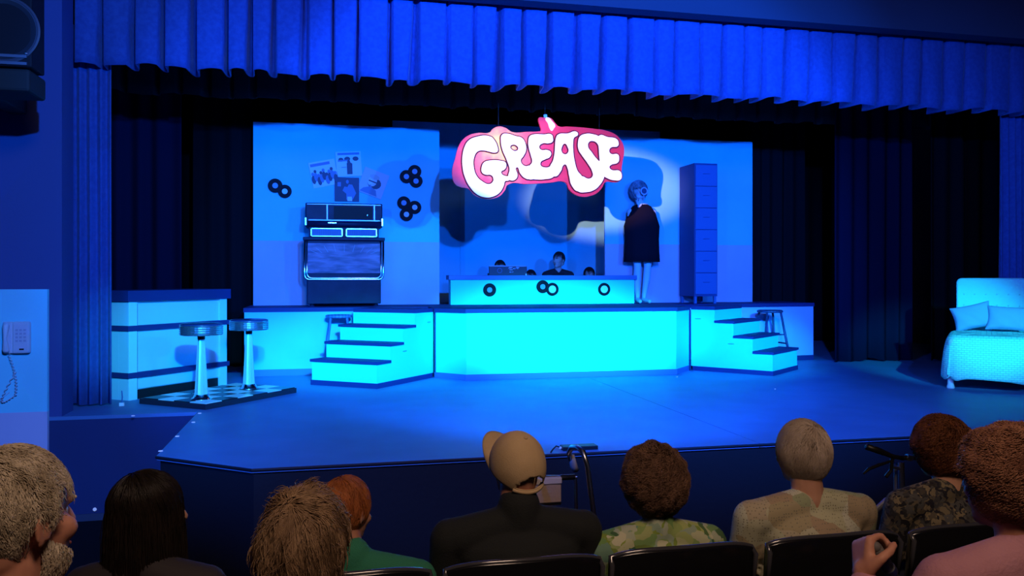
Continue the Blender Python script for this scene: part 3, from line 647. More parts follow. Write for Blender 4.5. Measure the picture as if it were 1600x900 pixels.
# padded headboard
hb = MB(); pts = []
for (cx, cz, a0) in ((.30, 1.12, 0), (-.30, 1.12, 90)):
    for k in range(6): a = R(a0+k*18); pts.append((cx+.06*math.cos(a), cz+.06*math.sin(a)))
pts = [(.36, .22)] + pts + [(-.36, .22)]
hb.raw([(x, 1.16, z) for x, z in pts] + [(x, 1.24, z) for x, z in pts], [tuple(range(len(pts)))[::-1], tuple(range(len(pts), 2*len(pts)))] + [(i, (i+1) % len(pts), (i+1) % len(pts)+len(pts), i+len(pts)) for i in range(len(pts))])
hbo = hb.build('headboard', mat('quilted headboard', (.30, .80, .82), .9, bump=.4, bscale=45), bd, bevel=.025, seg=3)
for i in range(6):
    for j in range(2): MB().ell((-.28+.112*i, 1.158, .86+.13*j), (.010, .006, .010), 8).build('tuft', mat('tuft', (.3, .7, .7), .8), hbo)
def pillow(x, y, z, w, h, rz, rx, ry, label):
    t = thing('pillow', label, 'pillow', tuple(ROOTM[bd.name] @ Vector((x, y, z))), R(-43)+rz)
    g = 18; vs = []; fs = []
    for sd in (1, -1):
        for i in range(g+1):
            for j in range(g+1):
                u = i/g*2-1; v = j/g*2-1; e = (1-abs(u)**2.6)*(1-abs(v)**2.6)
                pin = 1-.10*(1-abs(u)**2)*abs(v)**3; pin2 = 1-.10*(1-abs(v)**2)*abs(u)**3
                th = .075*max(e, 0)**.45 + .004 + .006*math.sin(7*u+5*v)*e
                vs.append((u*w/2*pin2, -sd*th, v*h/2*pin))
    m1 = (g+1)**2
    for sd in (0, 1):
        for i in range(g):
            for j in range(g):
                q = sd*m1+i*(g+1)+j; f = (q, q+g+1, q+g+2, q+1); fs.append(f if sd == 0 else f[::-1])
    bd_ = [i*(g+1) for i in range(g+1)] + [g*(g+1)+j for j in range(1, g+1)] + [i*(g+1)+g for i in range(g-1, -1, -1)] + [j for j in range(g-1, 0, -1)]
    for a_, b_2 in zip(bd_, bd_[1:]+bd_[:1]): fs.append((a_, b_2, b_2+m1, a_+m1))
    mb = MB().at((0, 0, 0), rx=rx, ry=ry).raw(vs, fs); mb.build('pillow_case', mat('blue pillow cotton', (.30, .38, .62), .8, bump=.1, bscale=30), t, smooth=True, sub=1)
    return t
pillow(-.19, .93, .735, .42, .30, R(4), R(-16), R(-14), 'left blue pillow leaning at a slant against the bed headboard')
pillow(.17, .86, .725, .46, .29, R(-6), R(-18), R(2), 'right blue pillow propped on the bed, overlapping the slanted one')

# ------------------------------------------------------------------ PEOPLE
skin_a = mat('fair skin', (.55, .30, .20), .55, col2=(.48, .24, .16), scale=14, spec=.3)
skin_b = mat('ruddy skin', (.50, .24, .16), .55, col2=(.42, .18, .12), scale=18, spec=.3)
def hand(mb, wr, dr, pn, curl, s=1.0, left=1):
    """wrist point, direction wrist->knuckles, palm normal (the side the fingers curl to)"""
    d = Vector(dr).normalized(); nrm = (Vector(pn) - d*Vector(pn).dot(d)).normalized(); side = d.cross(nrm)*left; wr = Vector(wr)
    k0 = wr + d*.085*s
    mb.cap(wr, .024*s, wr+d*.02*s, .026*s, 10)
    for q in (-.027, -.009, .009, .027): mb.cap(wr+d*.015*s+side*q*.6*s, .016*s, k0+side*q*s, .0125*s, 10)
    for i, (q, ln) in enumerate(((-.029, .066), (-.0095, .078), (.0095, .072), (.028, .056))):
        p = k0+side*q*s; a = 0; rr = .0095*s
        for seg_, (fl, cu) in enumerate(((.45, curl), (.3, curl*1.15), (.25, curl*.8))):
            a += cu; dd = d*math.cos(a)+nrm*math.sin(a); p2 = p+dd*ln*fl*s; mb.cap(p, rr, p2, rr*.9, 8); p = p2; rr *= .9
    p = wr+d*.02*s-side*.024*s; dd = (d*.6-side*.7+nrm*.35).normalized()
    p2 = p+dd*.035*s; mb.cap(p, .015*s, p2, .012*s, 8); dd2 = (d*.8-side*.1+nrm*(.3+curl*.5)).normalized(); p3 = p2+dd2*.03*s; mb.cap(p2, .012*s, p3, .0105*s, 8)
    p4 = p3+(d*.7+side*.2*curl+nrm*.5*curl).normalized()*.024*s; mb.cap(p3, .0105*s, p4, .009*s, 8)
def lumpf(Q, lump, lf, seed):
    g = np.random.default_rng(int(seed)+99); Q = np.atleast_2d(Q); Q = Q/np.linalg.norm(Q, axis=1)[:, None]; o = np.zeros(len(Q))
    for i in range(9):
        d = g.normal(size=3); d *= lf*(.6+.8*g.random())/np.linalg.norm(d); o += np.sin(Q @ d + g.random()*6.28)
    return 1+lump*o/3
def strands(hc, rot, rad, N, L, mask, crown, r0=.0014, curl=0, curlf=0, lift=.03, segs=8, grav=.3, drop=None, seed=1, wave=.004, sweep=(0, 0, 0), lock=0, lump=.0, lf=4):
    g = np.random.default_rng(seed); rad = np.array(rad); D = []
    while len(D) < N:
        v = g.normal(size=3); v /= np.linalg.norm(v)
        if mask(v): D.append(v)
    D = np.array(D)
    LF = lambda Q: lumpf(Q/rad, lump, lf, seed)
    P = D*rad*LF(D)[:, None]; cr = np.array(crown)*rad; pts = [P.copy()]
    Ls = L*(.55+.7*g.random(N)); ph = g.random(N)*6.28
    lk = np.stack([np.sin(D[:, 0]*14+D[:, 2]*9), np.cos(D[:, 1]*12-D[:, 0]*7), np.sin(D[:, 2]*13+D[:, 1]*8)], 1)*lock
    fl = np.zeros(N, bool)
    up = P/np.linalg.norm(P, axis=1)[:, None]
    for s in range(1, segs+1):
        nrm = P/(rad**2); nrm /= np.linalg.norm(nrm, axis=1)[:, None]
        v = P-cr; v = v/(np.linalg.norm(v, axis=1)[:, None]+1e-6) + np.array([0, 0, -grav]) + np.array(sweep) + lk
        t = v-nrm*np.sum(v*nrm, 1)[:, None]; t /= np.linalg.norm(t, axis=1)[:, None]+1e-6
        if drop is not None:
            fl |= (P[:, 2] < drop)
            t = np.where(fl[:, None], np.array([0, 0, -1.0])+nrm*.08+lk*.3, t)
        st = (Ls/segs)[:, None]; P = P+t*st+g.normal(size=(N, 3))*wave*.5
        k = np.sqrt(np.sum((P/rad)**2, 1)); tgt = (1+lift*(s/segs)+.02*np.sin(ph+s))*LF(P)
        P = np.where(fl[:, None], P, P/k[:, None]*tgt[:, None])
        Q = P.copy()
        if curl:
            b = np.cross(nrm, t); aa = ph+s*curlf; Q = Q + (b*np.cos(aa)[:, None]+nrm*np.sin(aa)[:, None])*curl
        pts.append(Q)
    A = np.stack(pts, 1); n = segs+1
    T = np.diff(A, axis=1, append=A[:, -1:]*2-A[:, -2:-1]); T /= np.linalg.norm(T, axis=2)[..., None]+1e-9
    ref = np.array([.3, .2, .93]); a = np.cross(T, ref); a /= np.linalg.norm(a, axis=2)[..., None]+1e-9; b = np.cross(T, a)
    tp = (r0*(1-.75*np.linspace(0, 1, n)**2))[None, :, None]
    V = np.stack([A+(a*math.cos(q)+b*math.sin(q))*tp for q in (0, 2.094, 4.188)], 2)  # N,n,3,3
    V = V.reshape(-1, 3); idx = np.arange(N*n*3).reshape(N, n, 3); f = []
    for k in range(3):
        k2 = (k+1) % 3; f.append(np.stack([idx[:, :-1, k], idx[:, :-1, k2], idx[:, 1:, k2], idx[:, 1:, k]], -1).reshape(-1, 4))
    f = np.concatenate(f); Rm = np.array(rot.to_matrix()); V = V @ Rm.T + np.array(hc)
    return V, f
def hair_obj(parts, m, parent, shell=None):
    Vs, Fs, o = [], [], 0
    for V, f in parts: Vs.append(V); Fs.append(f+o); o += len(V)
    V = np.concatenate(Vs); f = np.concatenate(Fs); me = bpy.data.meshes.new('hair')
    me.vertices.add(len(V)); me.vertices.foreach_set('co', V.astype(np.float32).ravel()); me.loops.add(f.size); me.polygons.add(len(f))
    me.loops.foreach_set('vertex_index', f.astype(np.int32).ravel()); me.polygons.foreach_set('loop_start', np.arange(0, f.size, 4, dtype=np.int32))
    me.update(calc_edges=True)
    return mesh_obj('hair', me, m, parent)
def hair_mat(name, c1, c2, rough=.55, scale=35):
    return mat(name, c1, rough, col2=c2, scale=scale, detail=6, thresh=(.3, .7), spec=.35, stretch=(1, 1, .5))
MSK = {'short': lambda v: not (v[1] > .30 and v[2] < .50) and v[2] > -.42 - .2*max(-v[1], 0) and not (abs(v[0]) > .75 and -.45 < v[2] < .0 and v[1] > -.3),
       'full': lambda v: not (v[1] > .40 and v[2] < .45) and v[2] > -.72,
       'cap': lambda v: v[1] < .1 and -.60 < v[2] < -.28}
def person(label, x, y, floor, top, name='person', face=0.0, hyaw=0.0, pitch=0.0, roll=0.0, sw=.19, bulk=1.0, skin=skin_a, shirt=None, pants=None, hs=1.0, hair=None, sleeve=.95,
           seat=.44, arms='lap', cust=None, stand=False, hoff=(0, 0), group=None, leg=True, neck=True, collar=None, nr_=.056):
    """seated figure, local +Y is where it faces; origin on the floor"""
    t = thing(name, label, 'person', (x, y, floor), face, group)
    T = top-floor; sz = seat; hipz = sz+.095*bulk; hcz = T-.125*hs; shz = hcz-(.215 if neck is True else neck)*hs; nbz = shz+.045
    hx, hy = hoff; hc = Vector((hx, .03+hy, hcz))
    b = MB(); c = MB()    # body, shirt
    hw = .105*bulk
    # torso chain (body, and a slightly larger shirt)
    ch = [((0, -.02, hipz), (.17*bulk, .125*bulk, .11*bulk)), ((0, -.02, hipz+(shz-hipz)*.33), (.155*bulk, .115*bulk, .13)), ((0, -.01, hipz+(shz-hipz)*.66), (.165*bulk, .12*bulk, .13)), ((0, -.005, shz-.06), (sw*.90, .105*bulk, .09))]
    for ce, ra in ch: b.ell(ce, ra, 20); c.ell(ce, (ra[0]+.014, ra[1]+.014, ra[2]+.008), 20)
    # trapezius + neck
    nb = Vector((hx*.4, -.015+hy*.4, nbz))
    for s_ in (-1, 1):
        b.cap(nb+Vector((s_*.02, 0, .0)), .052, (s_*(sw-.03), -.01, shz-.005), .055); c.cap(nb+Vector((s_*.035, -.004, -.010)), .063, (s_*(sw-.03), -.01, shz-.004), .068)
    b.cap(nb, nr_*hs, hc+Vector((0, -.028, -.07)), nr_*.95*hs)
    if collar: c.cap(nb+Vector((0, 0, -.01)), nr_+.010, nb+Vector((0, -.004, collar)), nr_+.008)
    for s_ in (-1, 1):
        sh = Vector((s_*sw, 0, shz-.01))
        if cust and s_ in cust: el, wr, hd, pn, cu = cust[s_]; el, wr = Vector(el), Vector(wr)
        else:
            el = Vector((s_*(sw+.02), .05, sz+.23)); wr = Vector((s_*.10, .30, sz+.19)); hd = (-s_*.35, .9, -.15); pn = (0, 0, -1); cu = .3
        b.cap(sh, .052, el, .040); b.cap(el, .041, wr, .027); hand(b, wr, hd, pn, cu, s=1.12 if cust and s_ in cust else 1.0, left=-s_)
        e2 = el.lerp(wr, max(0, sleeve*2-1)) if sleeve > .5 else sh.lerp(el, sleeve*2)
        c.cap(sh, .064*bulk**.5, el if sleeve > .5 else e2, .054); 
        if sleeve > .5: c.cap(el, .054, e2, .040)
    if stand: pass
    else:
        pm_ = MB()
        pm_.ell((0, 0, hipz-.01), (.18*bulk, .15*bulk, .11*bulk), 18)
        for s_ in (-1, 1):
            hp = Vector((s_*.09, .04, hipz)); kn_ = Vector((s_*.11, .42, sz+.06)); an = Vector((s_*.11, .44, .09))
            b.cap(hp, .075, kn_, .05); b.cap(kn_, .05, an, .035); b.cap(an+Vector((0, -.02, -.03)), .035, an+Vector((0, .15, -.055)), .03)
            pm_.cap(hp, .09*bulk, kn_, .066); pm_.cap(kn_, .068, an+Vector((0, 0, .03)), .055)
            sh_ = MB().cap(an+Vector((0, -.03, -.045)), .042, an+Vector((0, .16, -.055)), .034)
            sh_.build('shoe', dark_plastic, t, remesh=.012, sm=2)
        pm_.build('trousers', pants or seat_fabric, t, remesh=.012, sm=4)
    # head
    hr = Euler((pitch, roll, hyaw)); Rq = hr.to_matrix()
    def H(p): return hc + Rq @ (Vector(p)*hs)
    def he(p, r_): b.T = Matrix.Identity(4); b.ell(H(p), tuple(q*hs for q in r_), 20, hr)
    he((0, -.012, .03), (.074, .094, .088)); he((0, .028, -.03), (.060, .066, .080)); he((0, .062, -.09), (.026, .026, .022)); he((0, .03, -.075), (.050, .055, .034))
    he((0, -.05, -.03), (.062, .055, .06))
    b.cap(H((0, .092, .012)), .008*hs, H((0, .108, -.022)), .012*hs, 10); b.cap(H((-.012, .098, -.026)), .008*hs, H((.012, .098, -.026)), .008*hs, 10)
    b.cap(H((-.034, .080, .026)), .010*hs, H((.034, .080, .026)), .010*hs, 10)
    b.cap(H((-.016, .088, -.055)), .007*hs, H((.016, .088, -.055)), .007*hs, 10); b.cap(H((-.012, .086, -.064)), .008*hs, H((.012, .086, -.064)), .008*hs, 10)
    for s_ in (-1, 1):
        he((s_*.045, .058, -.02), (.020, .025, .022)); b.cap(H((s_*.020, .068, .020)), .006*hs, H((s_*.042, .064, .019)), .006*hs, 8)
        for k in range(10):
            a0, a1 = R(-60+k*30), R(-30+k*30); q = lambda a: H((s_*(.077+.006*math.cos(a)), -.008-.017*math.cos(a)*(1), .0+.030*math.sin(a)))
            if k < 9: b.cap(q(a0), .0055*hs, q(a1), .0055*hs, 6)
        he((s_*.076, -.006, -.004), (.006, .014, .024))
    bo = b.build('body', skin, t, remesh=.0065, sm=3)
    for s_ in (-1, 1):
        e = MB().ell(H((s_*.031, .0625, .008)), (.0125*hs,)*3, 14).build('eye', mat('eye white', (.7, .7, .68), .2), t, smooth=True)
        MB().ell(H((s_*.031, .0715, .008)), (.0048*hs,)*3, 10).build('iris', dark_plastic, e, smooth=True)
        MB().cap(H((s_*.018, .092, .030)), .0035*hs, H((s_*.046, .080, .030)), .003*hs, 8).build('eyebrow', (hair or {}).get('mat', dark_plastic), t)
    MB().cap(H((-.016, .094, -.059)), .0035*hs, H((.016, .094, -.059)), .0035*hs, 8).build('lips', mat('lips', (.4, .12, .11), .5), t)
    if shirt: c.build('shirt', shirt, t, remesh=.009, sm=4)
    if hair:
        rad = tuple(q*hs*hair.get('vol', 1)*k for q, k in zip((.079, .099, .098), hair.get('rs', (1, 1, 1)))); hcc = H(hair.get('hc', (0, -.014, .03)))
        mk = hair.get('mask', MSK['short']); parts = []
        # scalp shell under the strands
        sb_ = MB(); seg = 40; rg = 28; vs = []; idx = {}; fs = []
        for i in range(rg+1):
            for k in range(seg):
                th = PI*i/rg; a = 2*PI*k/seg; v = (math.sin(th)*math.cos(a), math.sin(th)*math.sin(a), math.cos(th))
                q = .97*float(lumpf(np.array(v), hair.get('lump', 0), hair.get('lf', 4), hair.get('seed', 1)*10)[0])
                vs.append(hcc + Rq @ Vector([v[j]*rad[j]*q for j in range(3)]))
        for i in range(rg):
            for k in range(seg):
                th = PI*(i+.5)/rg; a = 2*PI*(k+.5)/seg; v = (math.sin(th)*math.cos(a), math.sin(th)*math.sin(a), math.cos(th))
                if mk(v): fs.append((i*seg+k, i*seg+(k+1) % seg, (i+1)*seg+(k+1) % seg, (i+1)*seg+k))
        f = np.array(fs); parts.append((np.array([tuple(v) for v in vs]), f))
        for j, kw in enumerate(hair['layers']):
            k2 = dict(N=2500, L=.08, crown=(0, -.35, .94)); k2.update(kw); k2.setdefault('mask', mk)
            k2.setdefault('lump', hair.get('lump', 0)); k2.setdefault('lf', hair.get('lf', 4)); parts.append(strands(hcc, hr, rad, seed=hair.get('seed', 1)*10, **k2))
        hair_obj(parts, hair['mat'], t)
    t['hc'] = tuple(hc); del t['hc']
    return t, hc, hr, H
# --- seats
def seat_row(x, y, floor, label, group='black theatre seats in the front row'):
    t = thing('theatre_seat', label, 'seat', (x, y, floor), 0, group)
    n = 14; vs = []; fs = []; hw = .25; zb, zt_ = .34, .90
    def prof(u): return .03*(u*u), zt_ - .022*abs(u)**4 + .0*u
    for d in (0, .028):
        for j in range(7):
            w = j/6
            for i in range(n+1):
                u = i/n*2-1; dy, z1 = prof(u); vs.append((u*hw, dy+d-.05*w, zb+(z1-zb)*w))
    m1 = 7*(n+1)
    for d in (0, 1):
        for j in range(6):
            for i in range(n): q = d*m1+j*(n+1)+i; fs.append((q, q+1, q+n+2, q+n+1))
    e = [i for i in range(n+1)] + [j*(n+1)+n for j in range(1, 7)] + [6*(n+1)+i for i in range(n-1, -1, -1)] + [j*(n+1) for j in range(5, 0, -1)]
    for a_, b_2 in zip(e, e[1:]+e[:1]): fs.append((a_, b_2, b_2+m1, a_+m1))
    MB().raw(vs, fs).build('backrest', gloss_black, t, smooth=True, bevel=.006)
    pts = []
    for i in range(21): u = i/20*2-1; dy, z1 = prof(u); pts.append((u*(hw-.004), dy-.036, z1+.0))
    pts = [(-hw+.002, -.005, .72)] + [(-hw+.001, -.03, .86)] + pts + [(hw-.001, -.03, .86), (hw-.002, -.005, .72)]
    MB().tube(pts, .0085, 8).build('top_rim', mat('polished black rim', (.05, .05, .06), .12, spec=1), t, smooth=True)
    MB().box(-.225, .225, .05, .50, .38, .43).build('seat_cushion', seat_fabric, t, bevel=.02, seg=3)
    for s_ in (-1, 1):
        MB().box(s_*.255-.018, s_*.255+.018, .0, .36, .60, .63).build('armrest', dark_plastic, t, bevel=.008)
        MB().box(s_*.255-.012, s_*.255+.012, .02, .30, 0, .60).build('side_standard', dark_plastic, t)
    return t
YA, YB, FA, FB = 2.62, 1.52, -.58, -.41      # seat positions and tier heights
sx = [-.47, .06, .60, 1.13, 1.68, 2.23, 2.78]
labs = ['black theatre seat of the woman with long dark hair', 'black theatre seat of the red haired person in green', 'black theatre seat behind the man in the beige cap', 'black theatre seat behind the curly brown haired woman in green print',
        'black theatre seat behind the short blonde haired woman', 'black theatre seat behind the auburn haired woman in dark print', 'empty black theatre seat beyond the auburn haired woman']
se = seat_row(sx[0], YA-.14, FA, labs[0])
for x, l in zip(sx[1:6], labs[1:]):
    c_ = copy_tree(se); c_.location.x = x; c_['label'] = l
for x, l in ((-.56, 'theatre seat of the white haired man at the far left'), (-.02, 'theatre seat of the tousled fair haired person'), (1.60, 'theatre seat of the woman in the pink top')):
    c_ = copy_tree(se); c_.location = (x, YB-.16, FB); c_['label'] = l; c_['group'] = 'black theatre seats in the second row'

white_hair = hair_mat('white hair', (.66, .57, .44), (.32, .26, .18)); brown_fair = hair_mat('fair brown hair', (.40, .26, .15), (.10, .055, .03), scale=16)
red_hair = hair_mat('red hair', (.50, .16, .05), (.25, .07, .02)); dark_hair = hair_mat('very dark hair', (.022, .015, .012), (.010, .007, .006), .4)
curly_br = hair_mat('greyish brown curls', (.26, .14, .085), (.12, .065, .045)); blonde = hair_mat('ash blonde hair', (.60, .50, .42), (.36, .28, .22), scale=18); auburn = hair_mat('auburn hair', (.26, .09, .035), (.11, .035, .015))
copper = hair_mat('coppery curls', (.40, .19, .11), (.16, .06, .035), scale=16)
# front row (A)
person('woman with long dark hair seen from behind, turning her face to the right', -.55, YA+.13, FA, .565, hyaw=R(-68), face=R(-12), skin=skin_a, shirt=mat('dark top', (.03, .025, .03), .8), hs=.97,
       hair=dict(mat=dark_hair, mask=MSK['full'], vol=1.13, seed=2, layers=[dict(N=3000, L=.42, lift=.05, drop=-.01, grav=.6, segs=10, r0=.0017, wave=.003), dict(N=900, L=.2, lift=.05, drop=.0, grav=.5, r0=.0017)]))
person('person with red hair and a green top, partly hidden by the fair haired head', .10, YA+.13, FA, .515, face=R(-8), hyaw=R(-30), pitch=R(-8), hs=.93, sw=.20, skin=skin_b, shirt=mat('green fleece', (.03, .22, .13), .95, bump=.3, bscale=250), hoff=(-.04, .02),
       hair=dict(mat=red_hair, mask=MSK['full'], vol=1.05, seed=3, layers=[dict(N=2600, L=.13, grav=.5, lock=.25)]), collar=.03)
pc, hcap, hrc, Hc = person('man in a beige cap and dark shirt with his back turned', .645, YA+.13, FA, .655, sw=.235, bulk=1.18, nr_=.066, skin=skin_b, roll=R(4), hyaw=R(6), shirt=mat('dark green black shirt', (.010, .013, .015), .9, bump=.25, bscale=200), collar=.05,
       hair=dict(mat=mat('cropped grey hair', (.12, .07, .05), .8), mask=MSK['cap'], seed=4, layers=[dict(N=900, L=.02)]))
person('woman with a round mass of greyish brown curls and a green floral blouse', 1.155, YA+.13, FA, .575, sw=.205, bulk=1.05, hyaw=R(-3), collar=.02,
       shirt=cloth_pattern('green floral print', [(.10, .28, .10), (.42, .48, .16), (.14, .30, .22), (.60, .60, .44), (.26, .36, .06), (.05, .13, .07)], 23),
       hair=dict(mat=curly_br, mask=MSK['full'], vol=1.30, rs=(1.08, 1, .98), hc=(0, -.02, .012), seed=5, lump=.035, lf=15, layers=[dict(N=8000, L=.05, curl=.0075, curlf=1.5, segs=9, r0=.0015, lift=.06, wave=.005, grav=.1)]))
person('woman with short smooth ash blonde hair and a pale green patterned blouse', 1.755, YA+.13, FA, .64, sw=.225, bulk=1.15, hyaw=R(8), sleeve=.6, neck=.205, nr_=.060,
       shirt=cloth_pattern('pale green patchwork print', [(.50, .50, .34), (.24, .30, .16), (.56, .54, .40), (.40, .30, .20), (.42, .46, .26), (.60, .60, .50)], 9, dots=((.22, .21, .15), 100, .26)),
       hair=dict(mat=blonde, vol=1.10, seed=6, rs=(1.05, 1, 1.10), hc=(0, -.014, .02), mask=lambda v: not (v[1] > .30 and v[2] < .50) and v[2] > -.86 + .25*abs(v[0]), layers=[dict(N=7000, L=.12, grav=.35, lift=.03, r0=.0013, wave=.002, crown=(0, -.5, .86), lock=.22, segs=9)]))
person('woman with dark auburn hair and a black and tan patterned top', 2.40, YA+.17, FA, .615, sw=.20, bulk=1.05, neck=.185,
       shirt=cloth_pattern('black tan print', [(.015, .015, .02), (.02, .02, .03), (.22, .18, .11), (.015, .015, .02), (.10, .10, .10), (.02, .02, .02)], 40),
       hair=dict(mat=auburn, mask=MSK['full'], vol=1.20, rs=(1.08, 1, 1), seed=7, lump=.03, lf=10, layers=[dict(N=6000, L=.06, curl=.004, curlf=1.2, r0=.0014, lift=.06, wave=.005)]))
# second row (B)
wt, _, _, Hw = person('white haired bearded man at the far left with his ear and cheek showing', -.565, YB+.13, FB, .87, face=R(-10), hyaw=R(-24), sw=.20, bulk=1.1, skin=skin_b, shirt=mat('dull red shirt', (.30, .11, .07), .9, bump=.2), hs=1.08, collar=.01,
       hair=dict(mat=white_hair, vol=1.04, seed=8, mask=MSK['short'], layers=[dict(N=7000, L=.05, grav=.3, lift=.05, lock=.5, r0=.0013, wave=.004)]))
bV = []
Vb, fb = strands(Hw((0, .03, -.045)), Euler((0, 0, R(-24))), (.066, .070, .088), 3500, .03, lambda v: v[2] < .15 - .5*v[1] and v[1] > -.35 and v[2] > -1.1 and not (v[1] > .8 and v[2] > -.35), (0, .2, 1.0), r0=.0012, lift=.10, grav=1.0, seed=81, segs=5)
ob = hair_obj([(Vb, fb)], white_hair, wt); ob.name = 'beard'; ob.data.name = 'beard'
person('person with tousled fair brown hair seen close from behind', -.045, YB+.13, FB, .765, sw=.18, roll=R(5), pitch=R(4), hyaw=R(-12), skin=skin_a, shirt=mat('dark jersey', (.03, .03, .04), .9), hs=1.02,
       hair=dict(mat=brown_fair, vol=1.06, rs=(.98, 1, 1.05), seed=9, lump=.035, lf=7, mask=lambda v: not (v[1] > .40 and v[2] < .45) and v[2] > -.60,
       layers=[dict(N=13000, L=.10, lift=.05, grav=.15, lock=.28, r0=.0009, wave=.0012, crown=(-.25, -.45, .85), segs=9), dict(N=500, L=.07, lift=.16, lock=.6, r0=.0010, wave=.004)]))
pk_cust = {-1: ((-.37, .02, .64), (-.315, .15, .835), (.30, .45, .85), (.85, -.25, -.45), 1.0)}
pk, _, _, _ = person('woman with coppery curls in a dusty pink top, one fist raised on a cane grip', 1.64, YB+.15, FB, .80, neck=.20, sw=.205, bulk=1.1, hyaw=R(15), skin=skin_b, shirt=mat('dusty pink knit', (.38, .17, .21), .9, col2=(.44, .21, .26), scale=6, bump=.3, bscale=120), cust=pk_cust, sleeve=.97, collar=.015,
       hair=dict(mat=copper, mask=MSK['full'], vol=1.24, seed=11, lump=.035, lf=14, rs=(1.03, 1, 1), layers=[dict(N=8000, L=.055, curl=.0055, curlf=1.5, r0=.0014, lift=.06, wave=.005, segs=9, grav=.1)]))

# --- cap on the man's head
cap_m = mat('beige cap cotton', (.62, .45, .26), .85, col2=(.55, .39, .22), scale=12, bump=.15, bscale=220)
ct = thing('baseball_cap', 'beige cotton cap with its brim to the left on the man in the dark shirt', 'cap', tuple(ROOTM[pc.name] @ hcap), 0)
capR = Euler((R(30), R(-2), R(18))); Rc = capR.to_matrix()
def capv(th, a, s=1.0, dz=0): return Rc @ Vector((.091*s*math.sin(th)*math.cos(a), .113*s*math.sin(th)*math.sin(a)-.006, .118*s*math.cos(th)+.012+dz))
vs, fs = [], []; ns_, nr = 72, 30
for i in range(nr+1):
    for k in range(ns_):
        a = 2*PI*k/ns_; th = (PI*.56)*i/nr
        vs.append(capv(th, a, 1+.006*math.cos(6*a)*math.sin(th)))
for i in range(nr):
    for k in range(ns_):
        a = 2*PI*(k+.5)/ns_; th = (PI*.56)*(i+.5)/nr; back = abs(((a-1.5*PI+PI) % (2*PI))-PI)
        zz = (th-PI*.56*.70)/(PI*.56*.235)
        if back < .60 and 0 < zz < 1 and (back/.60)**2 + (1-zz)**2 < 1.0: continue
        fs.append((i*ns_+k, i*ns_+(k+1) % ns_, (i+1)*ns_+(k+1) % ns_, (i+1)*ns_+k))
o = MB().raw(vs, fs).build('crown', cap_m, ct, smooth=True); s_ = o.modifiers.new('t', 'SOLIDIFY'); s_.thickness = .003; s_.offset = 1
for q in range(6):
    a = 2*PI*q/6+PI/6; MB().tube([capv(PI*.56*i/12, a, 1.012) for i in range(1, 11)], .0014, 5).build('seam', mat('cap seam', (.42, .29, .16), .9), ct)
MB().ell(capv(0, 0, 1.02), (.008, .008, .005), 12).build('button', cap_m, ct, smooth=True)
MB().tube([capv(PI*.555, PI*1.5+.70*(i/6-1), 1.015) for i in range(13)], .008, 8).build('strap', cap_m, ct, smooth=True)
vs, fs = [], []
for i in range(7):
    for k in range(17):
        a = PI/2 + (k/16-.5)*PI*.82; w = i/6; base = capv(PI*.53, a, 1.0); out = Rc @ Vector((.0, .088*math.sin(PI*k/16)**.6, -.018*0-.022*(abs(k/16-.5)*2)**2)); vs.append(base+out*w)
for i in range(6):
    for k in range(16): fs.append((i*17+k, i*17+k+1, (i+1)*17+k+1, (i+1)*17+k))
o = MB().raw(vs, fs).build('brim', cap_m, ct, smooth=True); s_ = o.modifiers.new('t', 'SOLIDIFY'); s_.thickness = .004

# --- cane held by the woman in pink
ROOT_P = ROOTM[pk.name]
wr = ROOT_P @ Vector((-.315, .15, .835)); d_ = Vector((.30, .45, .85)).normalized()
g0 = wr + d_*.085 + Vector((.035, -.022, -.02))
cn_ = thing('walking_cane', 'dark walking cane with a grey grip in the fist of the woman in pink', 'cane', (g0.x+.1, g0.y+.25, FB))
ax = Vector((.62, .25, -.74)).normalized()
MB().cap(g0-ax*.035, .015, g0+ax*.045, .016).build('grip', mat('grey rubber grip', (.10, .09, .09), .7), cn_, world=True, smooth=True)
MB().tube([g0+ax*.05, g0+ax*.07], .018, 14).build('silver_ring', alu, cn_, world=True)
MB().tube([g0+ax*.045, g0+ax*.5, (g0.x+.36, g0.y+.35, FB+.0)], [.014, .012, .010], 12).build('shaft', dark_plastic, cn_, world=True, smooth=True)

# ------------------------------------------------------------------ band members behind the low desk
bh = hair_mat('black hair', (.02, .018, .03), (.01, .01, .015)); bs = mat('black band shirt', (.012, .012, .02), .9)
skin_c = mat('pale skin', (.50, .40, .38), .55)
def bandp(px, top_px, label, hyaw, y=11.95, **k):
    p = W(px, top_px, y=y)
    t, _, _, _ = person(label, p.x, y, 0, p.z-.01, face=R(180), hyaw=hyaw, skin=skin_c, shirt=bs, seat=p.z-.86-.01, pants=bs, hair=dict(mat=bh, seed=21, vol=1.05, mask=MSK['short'], layers=[dict(N=1200, L=.06, grav=.3)]), **k)
    s_ = thing('band_stool', 'black box stool under ' + label.split(',')[0], 'stool', (p.x, y-.0, 0))
    h = p.z-.90
    MB().box(-.17, .17, -.14, .18, 0, h-.01).build('box', dark_plastic, s_, bevel=.01)
    return t
bandp(872, 393, 'dark haired man behind the low desk, face turned to the left', R(-52))
bandp(781, 406, 'person behind the equipment case, only dark hair showing', R(0), y=12.0)
bandp(829, 421, 'person hidden behind the desk, crown of the head between case and dark haired man', R(0), y=12.4)
bandp(920, 417, 'person low behind the right half of the desk, only the top of dark hair showing', R(0), y=12.0)
